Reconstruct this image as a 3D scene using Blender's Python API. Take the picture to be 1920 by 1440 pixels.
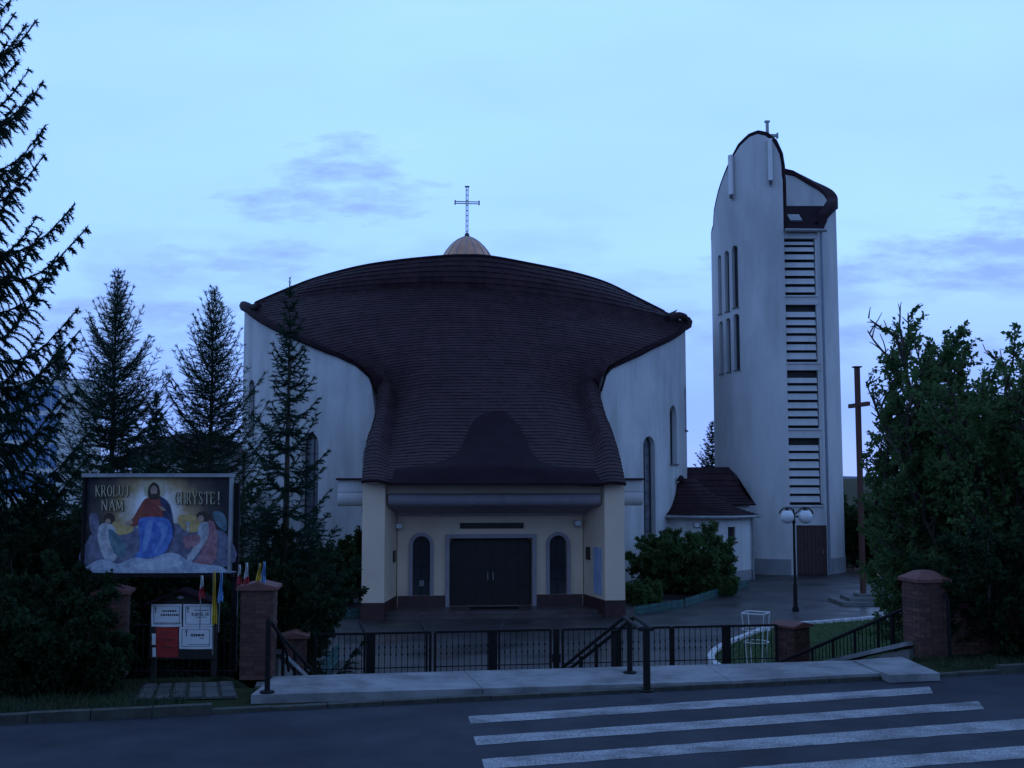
import bpy, bmesh, math, random
import numpy as np
from mathutils import Vector, Matrix
random.seed(7); rng = np.random.default_rng(7)
SC = bpy.context.scene; COL = SC.collection
for o in list(bpy.data.objects): bpy.data.objects.remove(o)
R = math.radians

# ------------------------------------------------------------------ camera
F = 2027.0; CAMZ = 3.3; PITCH = math.atan(175.0 / F)
cam = bpy.data.cameras.new('camera'); cam_o = bpy.data.objects.new('camera', cam); COL.objects.link(cam_o)
cam.sensor_width = 36.0; cam.lens = F / 1920 * 36; cam.clip_end = 20000; cam.clip_start = 0.1
cam_o.location = (0, 0, CAMZ); cam_o.rotation_euler = (R(90) + PITCH, 0, 0)
SC.camera = cam_o

# ------------------------------------------------------------------ sky, sun, exposure
SUN_EL, SUN_ROT = R(1.5), R(20)
world = bpy.data.worlds.new('World'); SC.world = world; world.use_nodes = True
nt = world.node_tree; N = nt.nodes; LK = nt.links
bg = N['Background']; bg.inputs[1].default_value = 0.13
sky = N.new('ShaderNodeTexSky'); sky.sky_type = 'NISHITA'; sky.sun_disc = False
sky.sun_elevation = SUN_EL; sky.sun_rotation = SUN_ROT; sky.ozone_density = 4.0; sky.air_density = 1.0; sky.dust_density = 0.3
def wn(t, **k):
    n = N.new(t)
    for a, b in k.items(): setattr(n, a, b)
    return n
def wm(op, a, b=None, c=None, clamp=False):
    n = N.new('ShaderNodeMath'); n.operation = op; n.use_clamp = clamp
    for i, v in enumerate((a, b, c)):
        if v is None: continue
        if isinstance(v, (int, float)): n.inputs[i].default_value = v
        else: LK.new(v, n.inputs[i])
    return n.outputs[0]
tc = wn('ShaderNodeTexCoord'); sp = wn('ShaderNodeSeparateXYZ'); LK.new(tc.outputs['Generated'], sp.inputs[0])
ay = wm('MAXIMUM', wm('ABSOLUTE', sp.outputs[1]), 0.05)
U = wm('DIVIDE', sp.outputs[0], ay); V = wm('DIVIDE', sp.outputs[2], ay)
cb = wn('ShaderNodeCombineXYZ'); LK.new(U, cb.inputs[0]); LK.new(wm('MULTIPLY', V, 3.2), cb.inputs[1]); LK.new(sp.outputs[1], cb.inputs[2])
def noise(scale, detail, rough=0.55, dist=0.0):
    n = wn('ShaderNodeTexNoise'); LK.new(cb.outputs[0], n.inputs['Vector'])
    n.inputs['Scale'].default_value = scale; n.inputs['Detail'].default_value = detail; n.inputs['Roughness'].default_value = rough
    n.inputs['Distortion'].default_value = dist
    return n.outputs['Fac']
n_big = noise(3.2, 2); n_fine = noise(15, 6, 0.6); n_mid = noise(8, 3)
def mix(fac, a, b):
    m = wn('ShaderNodeMix', data_type='RGBA'); LK.new(fac, m.inputs[0])
    for i, v in ((6, a), (7, b)):
        if isinstance(v, tuple): m.inputs[i].default_value = (*v, 1)
        else: LK.new(v, m.inputs[i])
    return m.outputs[2]
KS = 5.6                                    # cloud and haze colours are given relative to the sky's brightness
def kc(r, g, b): return (r * KS, g * KS, b * KS)
tint = wn('ShaderNodeMix', data_type='RGBA', blend_type='MULTIPLY'); tint.inputs[0].default_value = 1
LK.new(sky.outputs[0], tint.inputs[6]); tint.inputs[7].default_value = (0.9, 1.0, 1.5, 1)
colr = tint.outputs[2]
# even high veil: takes the contrast out of the clear sky
veil = wm('ADD', 0.84, wm('MULTIPLY', wm('SUBTRACT', n_big, 0.5), 0.22), clamp=True)
veil = wm('MULTIPLY', veil, wm('SUBTRACT', 1.0, wm('MULTIPLY', wm('DIVIDE', wm('SUBTRACT', sp.outputs[2], 0.42), 0.4, clamp=True), 0.5)))
colr = mix(veil, colr, kc(0.385, 0.685, 1.40))
# haze bank low over the horizon
bank = wm('SUBTRACT', 1.0, wm('DIVIDE', wm('SUBTRACT', wm('ABSOLUTE', V), 0.07), 0.14), clamp=True)
bank = wm('MULTIPLY', bank, wm('ADD', 0.62, wm('MULTIPLY', n_big, 0.35)), clamp=True)
colr = mix(bank, colr, kc(0.22, 0.37, 0.95))
# long stratus streaks
band = wm('MULTIPLY', wm('SUBTRACT', 1.0, wm('DIVIDE', wm('ABSOLUTE', wm('SUBTRACT', V, 0.15)), 0.12), clamp=True),
          wm('MULTIPLY', wm('SUBTRACT', n_mid, 0.47), 6.0, clamp=True))
colr = mix(wm('MULTIPLY', band, 0.62), colr, kc(0.22, 0.36, 0.88))
cv = wn('ShaderNodeCombineXYZ'); LK.new(U, cv.inputs[0]); LK.new(V, cv.inputs[1])
def vmath(op, a, b):
    n = wn('ShaderNodeVectorMath', operation=op)
    for k, v in ((0, a), (1, b)):
        if isinstance(v, tuple): n.inputs[k].default_value = v
        else: LK.new(v, n.inputs[k])
    return n
best = None
for px, py, sx, sy, amp in ((630, 310, 150, 62, .85), (620, 372, 240, 52, .85), (480, 462, 130, 26, .7), (330, 492, 150, 34, .6), (500, 515, 150, 28, .6),
          (1880, 350, 110, 26, .7), (1890, 420, 150, 44, .7), (1760, 505, 420, 46, 1.15), (1860, 470, 300, 40, 1.0), (1650, 640, 260, 40, .6), (180, 590, 300, 40, .8), (1330, 640, 160, 30, .5), (1100, 500, 50, 12, .4)):
    q = vmath('SUBTRACT', cv.outputs[0], ((px - 960) / F, (895 - py) / F * 1.01, 0)); q = vmath('MULTIPLY', q.outputs[0], (F / sx, F / sy, 0))
    d = wm('MULTIPLY_ADD', vmath('DOT_PRODUCT', q.outputs[0], q.outputs[0]).outputs['Value'], -amp, amp)
    best = d if best is None else wm('MAXIMUM', best, d)
puff = wm('ADD', wm('MULTIPLY', wm('MAXIMUM', best, -3.0), 0.6), wm('MULTIPLY', wm('SUBTRACT', n_fine, 0.53), 2.7))
colr = mix(wm('MULTIPLY', wm('MULTIPLY', puff, 1.3, clamp=True), 0.9), colr, kc(0.225, 0.368, 0.74))
# dusk: the sky is brightest towards the set sun behind the church and falls off behind the viewer
fall = wm('ADD', 0.69, wm('MULTIPLY', wm('DIVIDE', wm('ADD', sp.outputs[1], 0.4), 1.3, clamp=True), 0.48))
vm = wn('ShaderNodeVectorMath', operation='SCALE'); LK.new(colr, vm.inputs[0]); LK.new(fall, vm.inputs['Scale']); LK.new(vm.outputs[0], bg.inputs[0])
world.cycles.sampling_method = 'MANUAL'; world.cycles.sample_map_resolution = 256
SC.cycles.max_bounces = 4; SC.cycles.diffuse_bounces = 2; SC.cycles.glossy_bounces = 2; SC.cycles.transmission_bounces = 1
sun = bpy.data.lights.new('sun', 'SUN'); sun.energy = 0.06; sun.angle = R(15); sun.color = (1, 0.9, 0.8)
sun_o = bpy.data.objects.new('sun', sun); COL.objects.link(sun_o)
sd = Vector((math.sin(SUN_ROT) * math.cos(SUN_EL), math.cos(SUN_ROT) * math.cos(SUN_EL), math.sin(SUN_EL)))
sun_o.rotation_euler = (-sd).to_track_quat('-Z', 'Y').to_euler(); sun_o.location = (30, -40, 30)
vs = SC.view_settings; vs.view_transform = 'Standard'; vs.look = 'None'; vs.exposure = 0.6; vs.gamma = 1.0; vs.use_curve_mapping = False

# ------------------------------------------------------------------ projection helpers (image feature -> place in the world)
CT, ST = math.cos(PITCH), math.sin(PITCH)
def ray(px, py):
    x = (px - 960) / F; y = (720 - py) / F
    return Vector((x, CT - y * ST, ST + y * CT))
O = Vector((0, 0, CAMZ))
def PY(px, py, Y): d = ray(px, py); return O + d * (Y / d.y)
def PZ(px, py, z): d = ray(px, py); return O + d * ((z - CAMZ) / d.z)
G = -1.8
CC = Vector((-2.58, 61.0, 0)); CR = 12.28; CROT = R(5.5)
CA = Vector((math.sin(CROT), -math.cos(CROT), 0)); CL = Vector((math.cos(CROT), math.sin(CROT), 0))
def W(a, b, z): return CC + CL * a + CA * b + Vector((0, 0, z))
def PB(px, py, b):
    d = ray(px, py); t = (b - (O - CC).dot(CA)) / d.dot(CA); return O + d * t
def loc(p): q = p - CC; return q.dot(CL), q.dot(CA), p.z
def ell(px, py, c, rx, ry, far=False):
    d = ray(px, py); ox, oy = -c[0] / rx, -c[1] / ry; dx, dy = d.x / rx, d.y / ry
    A = dx * dx + dy * dy; B = 2 * (ox * dx + oy * dy); C_ = ox * ox + oy * oy - 1
    D = max(B * B - 4 * A * C_, 0); t = (-B + (1 if far else -1) * math.sqrt(D)) / (2 * A)
    p = O + d * t
    return p, math.atan2((p.x - c[0]) / rx, -(p.y - c[1]) / ry)

# ------------------------------------------------------------------ materials
MATS = {}
def mat(name, c1, c2=None, scale=6.0, rough=0.8, bump=0.0, bscale=40.0, metal=0.0, detail=4.0, lo=0.35, hi=0.65, rvar=0.0, obrand=0.0, spec=0.5, stretch=None, coords='pos', cell=None, macro=None):
    if name in MATS: return MATS[name]
    m = bpy.data.materials.new(name); m.use_nodes = True; t = m.node_tree; n = t.nodes; l = t.links
    b = n['Principled BSDF']; b.inputs['Roughness'].default_value = rough; b.inputs['Metallic'].default_value = metal
    b.inputs['Specular IOR Level'].default_value = spec
    c2 = c2 or c1
    geo = n.new('ShaderNodeNewGeometry'); tcn = n.new('ShaderNodeTexCoord')
    src = geo.outputs['Position'] if coords == 'pos' else tcn.outputs['Object']
    if stretch:
        mp = n.new('ShaderNodeMapping'); l.new(src, mp.inputs[0]); mp.inputs['Scale'].default_value = stretch; src = mp.outputs[0]
    tx = n.new('ShaderNodeTexNoise'); l.new(src, tx.inputs['Vector'])
    tx.inputs['Scale'].default_value = scale; tx.inputs['Detail'].default_value = detail; tx.inputs['Roughness'].default_value = 0.6
    rp = n.new('ShaderNodeValToRGB'); l.new(tx.outputs['Fac'], rp.inputs[0])
    rp.color_ramp.elements[0].position = lo; rp.color_ramp.elements[1].position = hi
    rp.color_ramp.elements[0].color = (*c1, 1); rp.color_ramp.elements[1].color = (*c2, 1)
    out = rp.outputs[0]
    if cell:                                 # piecewise tone: one value per cell of the given size
        sn = n.new('ShaderNodeVectorMath'); sn.operation = 'SNAP'; l.new(geo.outputs['Position'], sn.inputs[0]); sn.inputs[1].default_value = cell
        wnz = n.new('ShaderNodeTexWhiteNoise'); l.new(sn.outputs[0], wnz.inputs['Vector']); hs0 = n.new('ShaderNodeHueSaturation')
        mr0 = n.new('ShaderNodeMapRange'); l.new(wnz.outputs['Value'], mr0.inputs[0]); mr0.inputs[3].default_value = .82; mr0.inputs[4].default_value = 1.18
        l.new(mr0.outputs[0], hs0.inputs['Value']); l.new(out, hs0.inputs['Color']); out = hs0.outputs[0]
    if macro:                                # broad stains on top of the fine pattern: (scale, low, stretch)
        mp1 = n.new('ShaderNodeMapping'); l.new(geo.outputs['Position'], mp1.inputs[0]); mp1.inputs['Scale'].default_value = macro[2]
        t1 = n.new('ShaderNodeTexNoise'); l.new(mp1.outputs[0], t1.inputs['Vector']); t1.inputs['Scale'].default_value = macro[0]; t1.inputs['Detail'].default_value = 7; t1.inputs['Roughness'].default_value = .65
        mr1 = n.new('ShaderNodeMapRange'); l.new(t1.outputs['Fac'], mr1.inputs[0]); mr1.inputs[1].default_value = .36; mr1.inputs[2].default_value = .56; mr1.inputs[3].default_value = macro[1]; mr1.inputs[4].default_value = 1
        hs1 = n.new('ShaderNodeHueSaturation'); l.new(mr1.outputs[0], hs1.inputs['Value']); l.new(out, hs1.inputs['Color']); out = hs1.outputs[0]
    if obrand:
        oi = n.new('ShaderNodeObjectInfo'); hs = n.new('ShaderNodeHueSaturation')
        mr = n.new('ShaderNodeMapRange'); l.new(oi.outputs['Random'], mr.inputs[0]); mr.inputs[3].default_value = 1 - obrand; mr.inputs[4].default_value = 1 + obrand
        l.new(mr.outputs[0], hs.inputs['Value']); l.new(out, hs.inputs['Color']); out = hs.outputs[0]
    l.new(out, b.inputs['Base Color'])
    if rvar:
        t2 = n.new('ShaderNodeTexNoise'); l.new(src, t2.inputs['Vector']); t2.inputs['Scale'].default_value = 0.45; t2.inputs['Detail'].default_value = 5
        m2 = n.new('ShaderNodeMapRange'); l.new(t2.outputs['Fac'], m2.inputs[0]); m2.inputs[1].default_value = 0.38; m2.inputs[2].default_value = 0.6
        m2.inputs[3].default_value = max(rough - rvar, 0.06); m2.inputs[4].default_value = rough; l.new(m2.outputs[0], b.inputs['Roughness'])
    if bump:
        t3 = n.new('ShaderNodeTexNoise'); l.new(src, t3.inputs['Vector']); t3.inputs['Scale'].default_value = bscale; t3.inputs['Detail'].default_value = 3
        bp = n.new('ShaderNodeBump'); bp.inputs['Strength'].default_value = bump; bp.inputs['Distance'].default_value = 0.02
        l.new(t3.outputs['Fac'], bp.inputs['Height']); l.new(bp.outputs[0], b.inputs['Normal'])
    MATS[name] = m
    return m
def leafmat(name, c1, c2, scale=1.5):
    if name in MATS: return MATS[name]
    m = mat(name, c1, c2, scale=scale, rough=0.65, lo=0.3, hi=0.7, spec=0.2, detail=2)
    t = m.node_tree; n = t.nodes; l = t.links; b = n['Principled BSDF']; src = b.inputs['Base Color'].links[0].from_socket
    tr = n.new('ShaderNodeBsdfTranslucent'); l.new(src, tr.inputs[0]); mx = n.new('ShaderNodeMixShader'); mx.inputs[0].default_value = .5     # thin leaves let light through
    l.new(b.outputs[0], mx.inputs[1]); l.new(tr.outputs[0], mx.inputs[2]); l.new(mx.outputs[0], n['Material Output'].inputs['Surface'])
    return m
m_stucco = mat('stucco', (.60, .60, .60), (.71, .71, .70), scale=.5, rough=.92, bump=.5, bscale=18, detail=6, macro=(.9, .76, (1, 1, .14)))
# rain streaks on the rendered walls: stretched noise
m_tower = mat('tower_render', (.50, .50, .51), (.68, .68, .67), scale=.55, rough=.92, bump=.3, bscale=22, stretch=(1, 1, .16), detail=6, lo=.3, hi=.6, macro=(.5, .8, (1, 1, .3)))
m_porch = mat('porch_paint', (.76, .58, .43), (.84, .655, .49), scale=.8, rough=.85, bump=.15, bscale=30)
m_mauve = mat('porch_trim', (.32, .275, .31), (.37, .32, .35), scale=2, rough=.8)
m_plinth = mat('plinth_tile', (.055, .026, .026), (.085, .04, .038), scale=3, rough=.35)
m_roof = mat('roof_shingle', (.026, .0105, .015), (.046, .019, .024), scale=1.1, rough=.8, bump=.5, bscale=14, detail=6, obrand=.10, cell=(.22, .5, .5), spec=.3)
m_roof2 = mat('roof_sheet', (.017, .0085, .0135), (.024, .012, .018), scale=1.2, rough=.85, bump=.3, bscale=9, spec=.08)
m_roofdk = mat('roof_trim', (.022, .010, .015), (.032, .015, .02), scale=2, rough=.85, spec=.15)
m_gold = mat('dome_gold', (.58, .30, .19), (.74, .40, .26), scale=1.5, rough=.45, metal=.25)
m_iron = mat('black_iron', (.008, .008, .009), (.016, .014, .014), scale=8, rough=.75, spec=.2)
m_steel = mat('galvanised_steel', (.26, .27, .28), (.36, .37, .38), scale=4, rough=.5, metal=.4)
m_darkmetal = mat('dark_cross_metal', (.045, .045, .05), (.08, .08, .085), scale=5, rough=.5, metal=.3)
m_door = mat('door_wood', (.009, .006, .006), (.016, .011, .010), scale=3, rough=.5, stretch=(8, 8, .6))
m_glass = mat('dark_glass', (.03, .035, .045), (.045, .05, .06), scale=2, rough=.12, spec=.6)
m_glass2 = mat('leaded_glass', (.12, .13, .16), (.2, .21, .24), scale=3, rough=.25, spec=.6)
m_white = mat('white_paint', (.74, .74, .73), (.80, .80, .79), scale=4, rough=.55)
m_asphalt = mat('asphalt', (.026, .030, .041), (.046, .051, .066), scale=1.1, rough=.85, spec=.25, macro=(.5, .7, (1, 1, 1)), bump=.35, bscale=70, detail=8)
m_wet = mat('wet_asphalt', (.028, .026, .028), (.058, .053, .052), scale=.7, rough=.62, rvar=.34, bump=.2, bscale=50, detail=8)
m_conc = mat('concrete', (.19, .195, .20), (.30, .305, .31), scale=1.6, macro=(.8, .68, (1, 1, 1)), rough=.85, bump=.25, bscale=45, detail=8)
m_conc2 = mat('concrete_old', (.11, .11, .105), (.19, .19, .185), scale=2.4, rough=.9, bump=.3, bscale=40, detail=8, obrand=.12)
m_soil = mat('soil', (.018, .024, .012), (.036, .046, .02), scale=2.2, rough=1.0, bump=.4, bscale=18, detail=8, spec=.05)
m_grass = mat('grass_blade', (.012, .030, .008), (.026, .05, .014), scale=1.5, rough=.7)  # verge grass, its colour lowered to stand for tree shade
m_brick = mat('brick', (.075, .034, .025), (.12, .052, .038), scale=14, rough=.85, bump=.3, bscale=60, obrand=.34)
m_mortar = mat('mortar', (.12, .11, .10), (.17, .155, .14), scale=10, rough=.95)
m_cap = mat('clay_cap', (.14, .052, .043), (.19, .073, .062), scale=5, rough=.8, bump=.2)
m_bark = mat('bark', (.035, .026, .02), (.07, .055, .042), scale=9, rough=.95, bump=.5, bscale=30)
m_needle = leafmat('spruce_needles', (.012, .036, .024), (.03, .068, .04))
m_larch = leafmat('larch_needles', (.022, .05, .032), (.045, .085, .05))
m_leaf = leafmat('broad_leaves', (.065, .135, .045), (.12, .19, .07), 1.2)
m_leaf2 = leafmat('shrub_leaves', (.034, .075, .026), (.072, .125, .045), 1.4)
m_leaf3 = leafmat('dark_shrub_leaves', (.014, .034, .014), (.032, .062, .026), 1.4)  # darker copy of the shrub green, shade under the trees put into it
m_blossom = mat('blossom', (.6, .58, .52), rough=.7)
m_teal = mat('teal_paint', (.03, .10, .095), (.05, .15, .14), scale=6, rough=.6, obrand=.25)
m_rust = mat('red_brown_wood', (.075, .026, .018), (.11, .04, .028), scale=3, rough=.75, stretch=(6, 6, .5))
m_globe = mat('opal_glass', (.72, .74, .76), rough=.25)

# ------------------------------------------------------------------ object helpers
def props(o, label=None, cat=None, group=None, kind=None):
    for k, v in (('label', label), ('category', cat), ('group', group), ('kind', kind)):
        if v: o[k] = v
    return o
def thing(name, base, label, cat, group=None):
    o = bpy.data.objects.new(name, None); COL.objects.link(o); o.location = base; o.empty_display_size = .2
    return props(o, label, cat, group)
def root_loc(p):
    v = Vector((0, 0, 0))
    while p is not None: v = v + p.location; p = p.parent
    return v
class MB:
    def __init__(s): s.v = []; s.f = []
    def add(s, vs, fs):
        k = len(s.v); s.v += [tuple(v) for v in vs]; s.f += [tuple(i + k for i in f) for f in fs]; return s
    def box(s, c, h, ax=None):           # centre, half sizes, optional axes
        c = Vector(c); X, Y, Z = ax or (Vector((1, 0, 0)), Vector((0, 1, 0)), Vector((0, 0, 1)))
        vs = [c + X * (h[0] * i) + Y * (h[1] * j) + Z * (h[2] * k) for i in (-1, 1) for j in (-1, 1) for k in (-1, 1)]
        return s.add(vs, [(0, 1, 3, 2), (4, 6, 7, 5), (0, 4, 5, 1), (2, 3, 7, 6), (0, 2, 6, 4), (1, 5, 7, 3)])
    def tube(s, pts, r, n=8, cap=True):
        pts = [Vector(p) for p in pts]; m = len(pts); rs = r if isinstance(r, (list, tuple, np.ndarray)) else [r] * m
        vs = []; up = None
        for i in range(m):
            t = (pts[min(i + 1, m - 1)] - pts[max(i - 1, 0)]).normalized()
            if up is None: up = Vector((0, 0, 1)) if abs(t.z) < .9 else Vector((1, 0, 0))
            x = t.cross(up).normalized(); up = x.cross(t).normalized()
            vs += [pts[i] + (x * math.cos(2 * math.pi * k / n) + up * math.sin(2 * math.pi * k / n)) * rs[i] for k in range(n)]
        fs = [(i * n + k, i * n + (k + 1) % n, (i + 1) * n + (k + 1) % n, (i + 1) * n + k) for i in range(m - 1) for k in range(n)]
        if cap: fs += [tuple(range(n))[::-1], tuple((m - 1) * n + k for k in range(n))]
        return s.add(vs, fs)
    def bar(s, a, b, w, h=None):         # square bar between two points
        a = Vector(a); b = Vector(b); h = h or w; t = (b - a).normalized()
        up = Vector((0, 0, 1)) if abs(t.z) < .95 else Vector((0, 1, 0)); x = t.cross(up).normalized(); y = x.cross(t).normalized()
        return s.box((a + b) / 2, (w / 2, (b - a).length / 2, h / 2), (x, t, y))
    def lathe(s, c, prof, n=24):         # prof: (r, z)
        c = Vector(c); vs = [c + Vector((r * math.cos(2 * math.pi * k / n), r * math.sin(2 * math.pi * k / n), z)) for r, z in prof for k in range(n)]
        m = len(prof); fs = [(i * n + k, i * n + (k + 1) % n, (i + 1) * n + (k + 1) % n, (i + 1) * n + k) for i in range(m - 1) for k in range(n)]
        fs += [tuple(range(n))[::-1], tuple((m - 1) * n + k for k in range(n))]
        return s.add(vs, fs)
    def prism(s, poly, d):               # polygon of world points extruded by vector d
        poly = [Vector(p) for p in poly]; d = Vector(d); n = len(poly)
        vs = poly + [p + d for p in poly]
        return s.add(vs, [tuple(range(n))[::-1], tuple(range(n, 2 * n))] + [(i, (i + 1) % n, n + (i + 1) % n, n + i) for i in range(n)])
    def grid(s, rows, close=False):      # rows: list of lists of points
        n = len(rows[0]); vs = [p for r in rows for p in r]
        return s.add(vs, [(i * n + k, i * n + (k + 1) % n, (i + 1) * n + (k + 1) % n, (i + 1) * n + k) for i in range(len(rows) - 1) for k in range(n if close else n - 1)])
    def build(s, name, m, parent=None, smooth=False, recalc=True, angle=40):
        me = bpy.data.meshes.new(name); L = root_loc(parent)
        me.from_pydata([(v[0] - L.x, v[1] - L.y, v[2] - L.z) for v in s.v], [], s.f)
        if recalc:
            b = bmesh.new(); b.from_mesh(me); bmesh.ops.recalc_face_normals(b, faces=b.faces); b.to_mesh(me); b.free()
        if smooth: me.shade_smooth(); me.set_sharp_from_angle(angle=R(angle))
        me.materials.append(m); o = bpy.data.objects.new(name, me); COL.objects.link(o); o.parent = parent
        return o
def struct(o): o['kind'] = 'structure'; return o
def npmesh(name, V, Fc, m, parent=None, kind=None):   # numpy verts, faces of equal size
    me = bpy.data.meshes.new(name); L = root_loc(parent); V = np.asarray(V, dtype=np.float32) - np.array(L, dtype=np.float32)
    k = Fc.shape[1]; me.vertices.add(len(V)); me.vertices.foreach_set('co', V.ravel())
    me.loops.add(Fc.size); me.loops.foreach_set('vertex_index', Fc.astype(np.int32).ravel())
    me.polygons.add(len(Fc)); me.polygons.foreach_set('loop_start', np.arange(0, Fc.size, k, dtype=np.int32))
    me.update(calc_edges=True); me.materials.append(m)
    o = bpy.data.objects.new(name, me); COL.objects.link(o); o.parent = parent
    if kind: o['kind'] = kind
    return o
def cut(obj, cutters):
    for c in cutters:
        md = obj.modifiers.new('cut', 'BOOLEAN'); md.operation = 'DIFFERENCE'; md.solver = 'EXACT'; md.object = c
    dg = bpy.context.evaluated_depsgraph_get(); me = bpy.data.meshes.new_from_object(obj.evaluated_get(dg))
    obj.modifiers.clear(); old = obj.data; obj.data = me; bpy.data.meshes.remove(old)
    for c in cutters: bpy.data.objects.remove(c)
def arch(w, z0, z1, n=10):               # arched opening outline (s, z)
    r = w / 2; return [(-r, z0), (r, z0)] + [(r * math.cos(math.pi * i / n), z1 - r + r * math.sin(math.pi * i / n)) for i in range(n + 1)]
def catmull(P, ts):
    P = [Vector(p) for p in P]; n = len(P) - 1; out = []
    for t in ts:
        x = min(max(t, 0), .999999) * n; i = int(x); f = x - i
        p0, p1, p2, p3 = P[max(i - 1, 0)], P[i], P[i + 1], P[min(i + 2, n)]
        out.append(.5 * ((2 * p1) + (p2 - p0) * f + (2 * p0 - 5 * p1 + 4 * p2 - p3) * f * f + (3 * p1 - p0 - 3 * p2 + p3) * f ** 3))
    return out

# ================================================================== GROUND
SR = R(8.8); S0 = Vector((0, 18.45, 0)); SX = Vector((math.cos(SR), math.sin(SR), 0)); SD = Vector((-math.sin(SR), math.cos(SR), 0))
RR = R(14); R0 = Vector((-4, 15.5, 0)); RX = Vector((math.cos(RR), math.sin(RR), 0)); RD = Vector((-math.sin(RR), math.cos(RR), 0))
def S(s, d, z=0): return S0 + SX * s + SD * d + Vector((0, 0, z))
def RO(s, d, z=0): return R0 + RX * s + RD * d + Vector((0, 0, z))
def sstep(x, a, b): t = min(max((x - a) / (b - a), 0), 1); return t * t * (3 - 2 * t)
def gz(x, y):
    q = Vector((x, y, 0)) - S0; s = q.dot(SX); d = q.dot(SD); rd = (Vector((x, y, 0)) - R0).dot(RD)
    if rd < -8: return -.03 + 1.75 * sstep(-rd, 8.5, 14)
    if d <= 0.05: return -.03
    if -4.5 < s < 7.45: return G - .02
    z = G * sstep(d, 0.3, 7.5) - .02
    if y > 100: z -= 0
    return z
xs = sorted(set([-6000, -2500, -900, -300, -120, -60, -40, -30] + list(np.arange(-25, 30.1, .5)) + [35, 45, 60, 120, 300, 900, 2500, 6000]))
ys = sorted(set([-60, -30, -15, -8] + list(np.arange(-4, 40.1, .5)) + [45, 55, 70, 100, 180, 400, 900, 2000, 4500, 9000]))
mb = MB(); mb.grid([[(x, y, gz(x, y)) for x in xs] for y in ys]); g = mb.build('ground', m_soil, recalc=False, smooth=False); struct(g)
mb = MB(); mb.grid([[RO(s, d, .0) for s in np.arange(-70, 75, 5)] for d in (-7.6, -4, 0)]); struct(mb.build('road', m_asphalt, recalc=False))
# courtyard asphalt
mb = MB(); mb.add([S(-4.3, .1, G), S(9.0, .1, G), S(9.6, 8, G), Vector((17, 36, G)), Vector((24, 60, G)), Vector((8, 66, G)), Vector((-18, 60, G)), Vector((-9, 38, G)), S(-4.3, 5, G)], [tuple(range(9))])
struct(mb.build('courtyard', m_wet, recalc=False))
# far hills
mb = MB(); hx = np.linspace(-4200, 4200, 90)
mb.grid([[(x, 4200, -20) for x in hx], [(x, 4300, 22 + 13 * math.sin(x * .0021 + 1) + 7 * math.sin(x * .0083)) for x in hx], [(x, 5600, -20) for x in hx]])
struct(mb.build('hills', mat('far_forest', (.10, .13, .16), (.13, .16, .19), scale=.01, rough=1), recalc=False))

# kerb along the road: one stone after another
kerb = MB().box(RO(-10, .06, -.06), (6.5, .05, .05), (RX, RD, Vector((0, 0, 1)))).build('kerb', m_conc2); struct(kerb)
ksh = None
for i in range(46):
    s0 = -17 + i * .8
    if s0 > 20: break
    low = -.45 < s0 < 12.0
    km = m_conc2 if low else mat('kerb_shaded', (.035, .038, .032), (.07, .072, .06), scale=5, rough=.95, detail=8)  # darker kerb concrete: shade of the overhanging trees put into the colour
    if ksh is None:
        ksh = MB().box((0, 0, 0), (.393, .075, .09)).build('kerb_stone', m_conc2, kerb); o = ksh
    else:
        o = ksh.copy(); COL.objects.link(o)
    o.location = RO(s0 + .4, .08, (-.035 if low else .04) + random.uniform(-.006, .006)); o.rotation_euler = (0, 0, RR + random.uniform(-.006, .006))
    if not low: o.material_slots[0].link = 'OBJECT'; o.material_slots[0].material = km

# concrete landing at the head of the steps, in slabs
ZL = .10
lf = [PZ(x, y, ZL) for x, y in ((470, 1303), (905, 1291), (1370, 1277), (1655, 1262))]
lb = [PZ(x, y, ZL) for x, y in ((513, 1268), (870, 1258), (1322, 1246), (1605, 1238))]
landing = None
for i in range(3):
    a, b, c, d = lf[i], lf[i + 1], lb[i + 1], lb[i]
    g1 = (b - a).normalized() * .006
    mb = MB().prism([a + g1, b - g1, c - g1, d + g1], (0, 0, -.24))
    if landing is None:
        landing = MB().prism([lf[0] + Vector((.02, .02, -.02)), lf[3] + Vector((-.02, .02, -.02)), lb[3] + Vector((-.02, -.02, -.02)), lb[0] + Vector((.02, -.02, -.02))], (0, 0, -.2)).build('landing', m_conc2); struct(landing)
    mb.build('slab', m_conc, landing)
pl = [PZ(x, y, .13) for x, y in ((1600, 1238), (1690, 1231), (1762, 1262), (1668, 1266))]
MB().prism(pl, (0, 0, -.12)).build('slab', m_conc, landing)
# steps down to the courtyard
stairs = None
for i in range(11):
    z1 = -.06 - i * .16; d0 = .02 + i * .33
    mb = MB().box(S(1.6, d0 + .18, (z1 + G) / 2), (5.8, .18, max((z1 - G) / 2, .01)), (SX, SD, Vector((0, 0, 1))))
    if stairs is None:
        stairs = MB().box(S(1.6, .3, G + .2), (5.7, .2, .15), (SX, SD, Vector((0, 0, 1)))).build('staircase', m_conc2); struct(stairs)
    mb.build('step', m_conc2, stairs)
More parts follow.
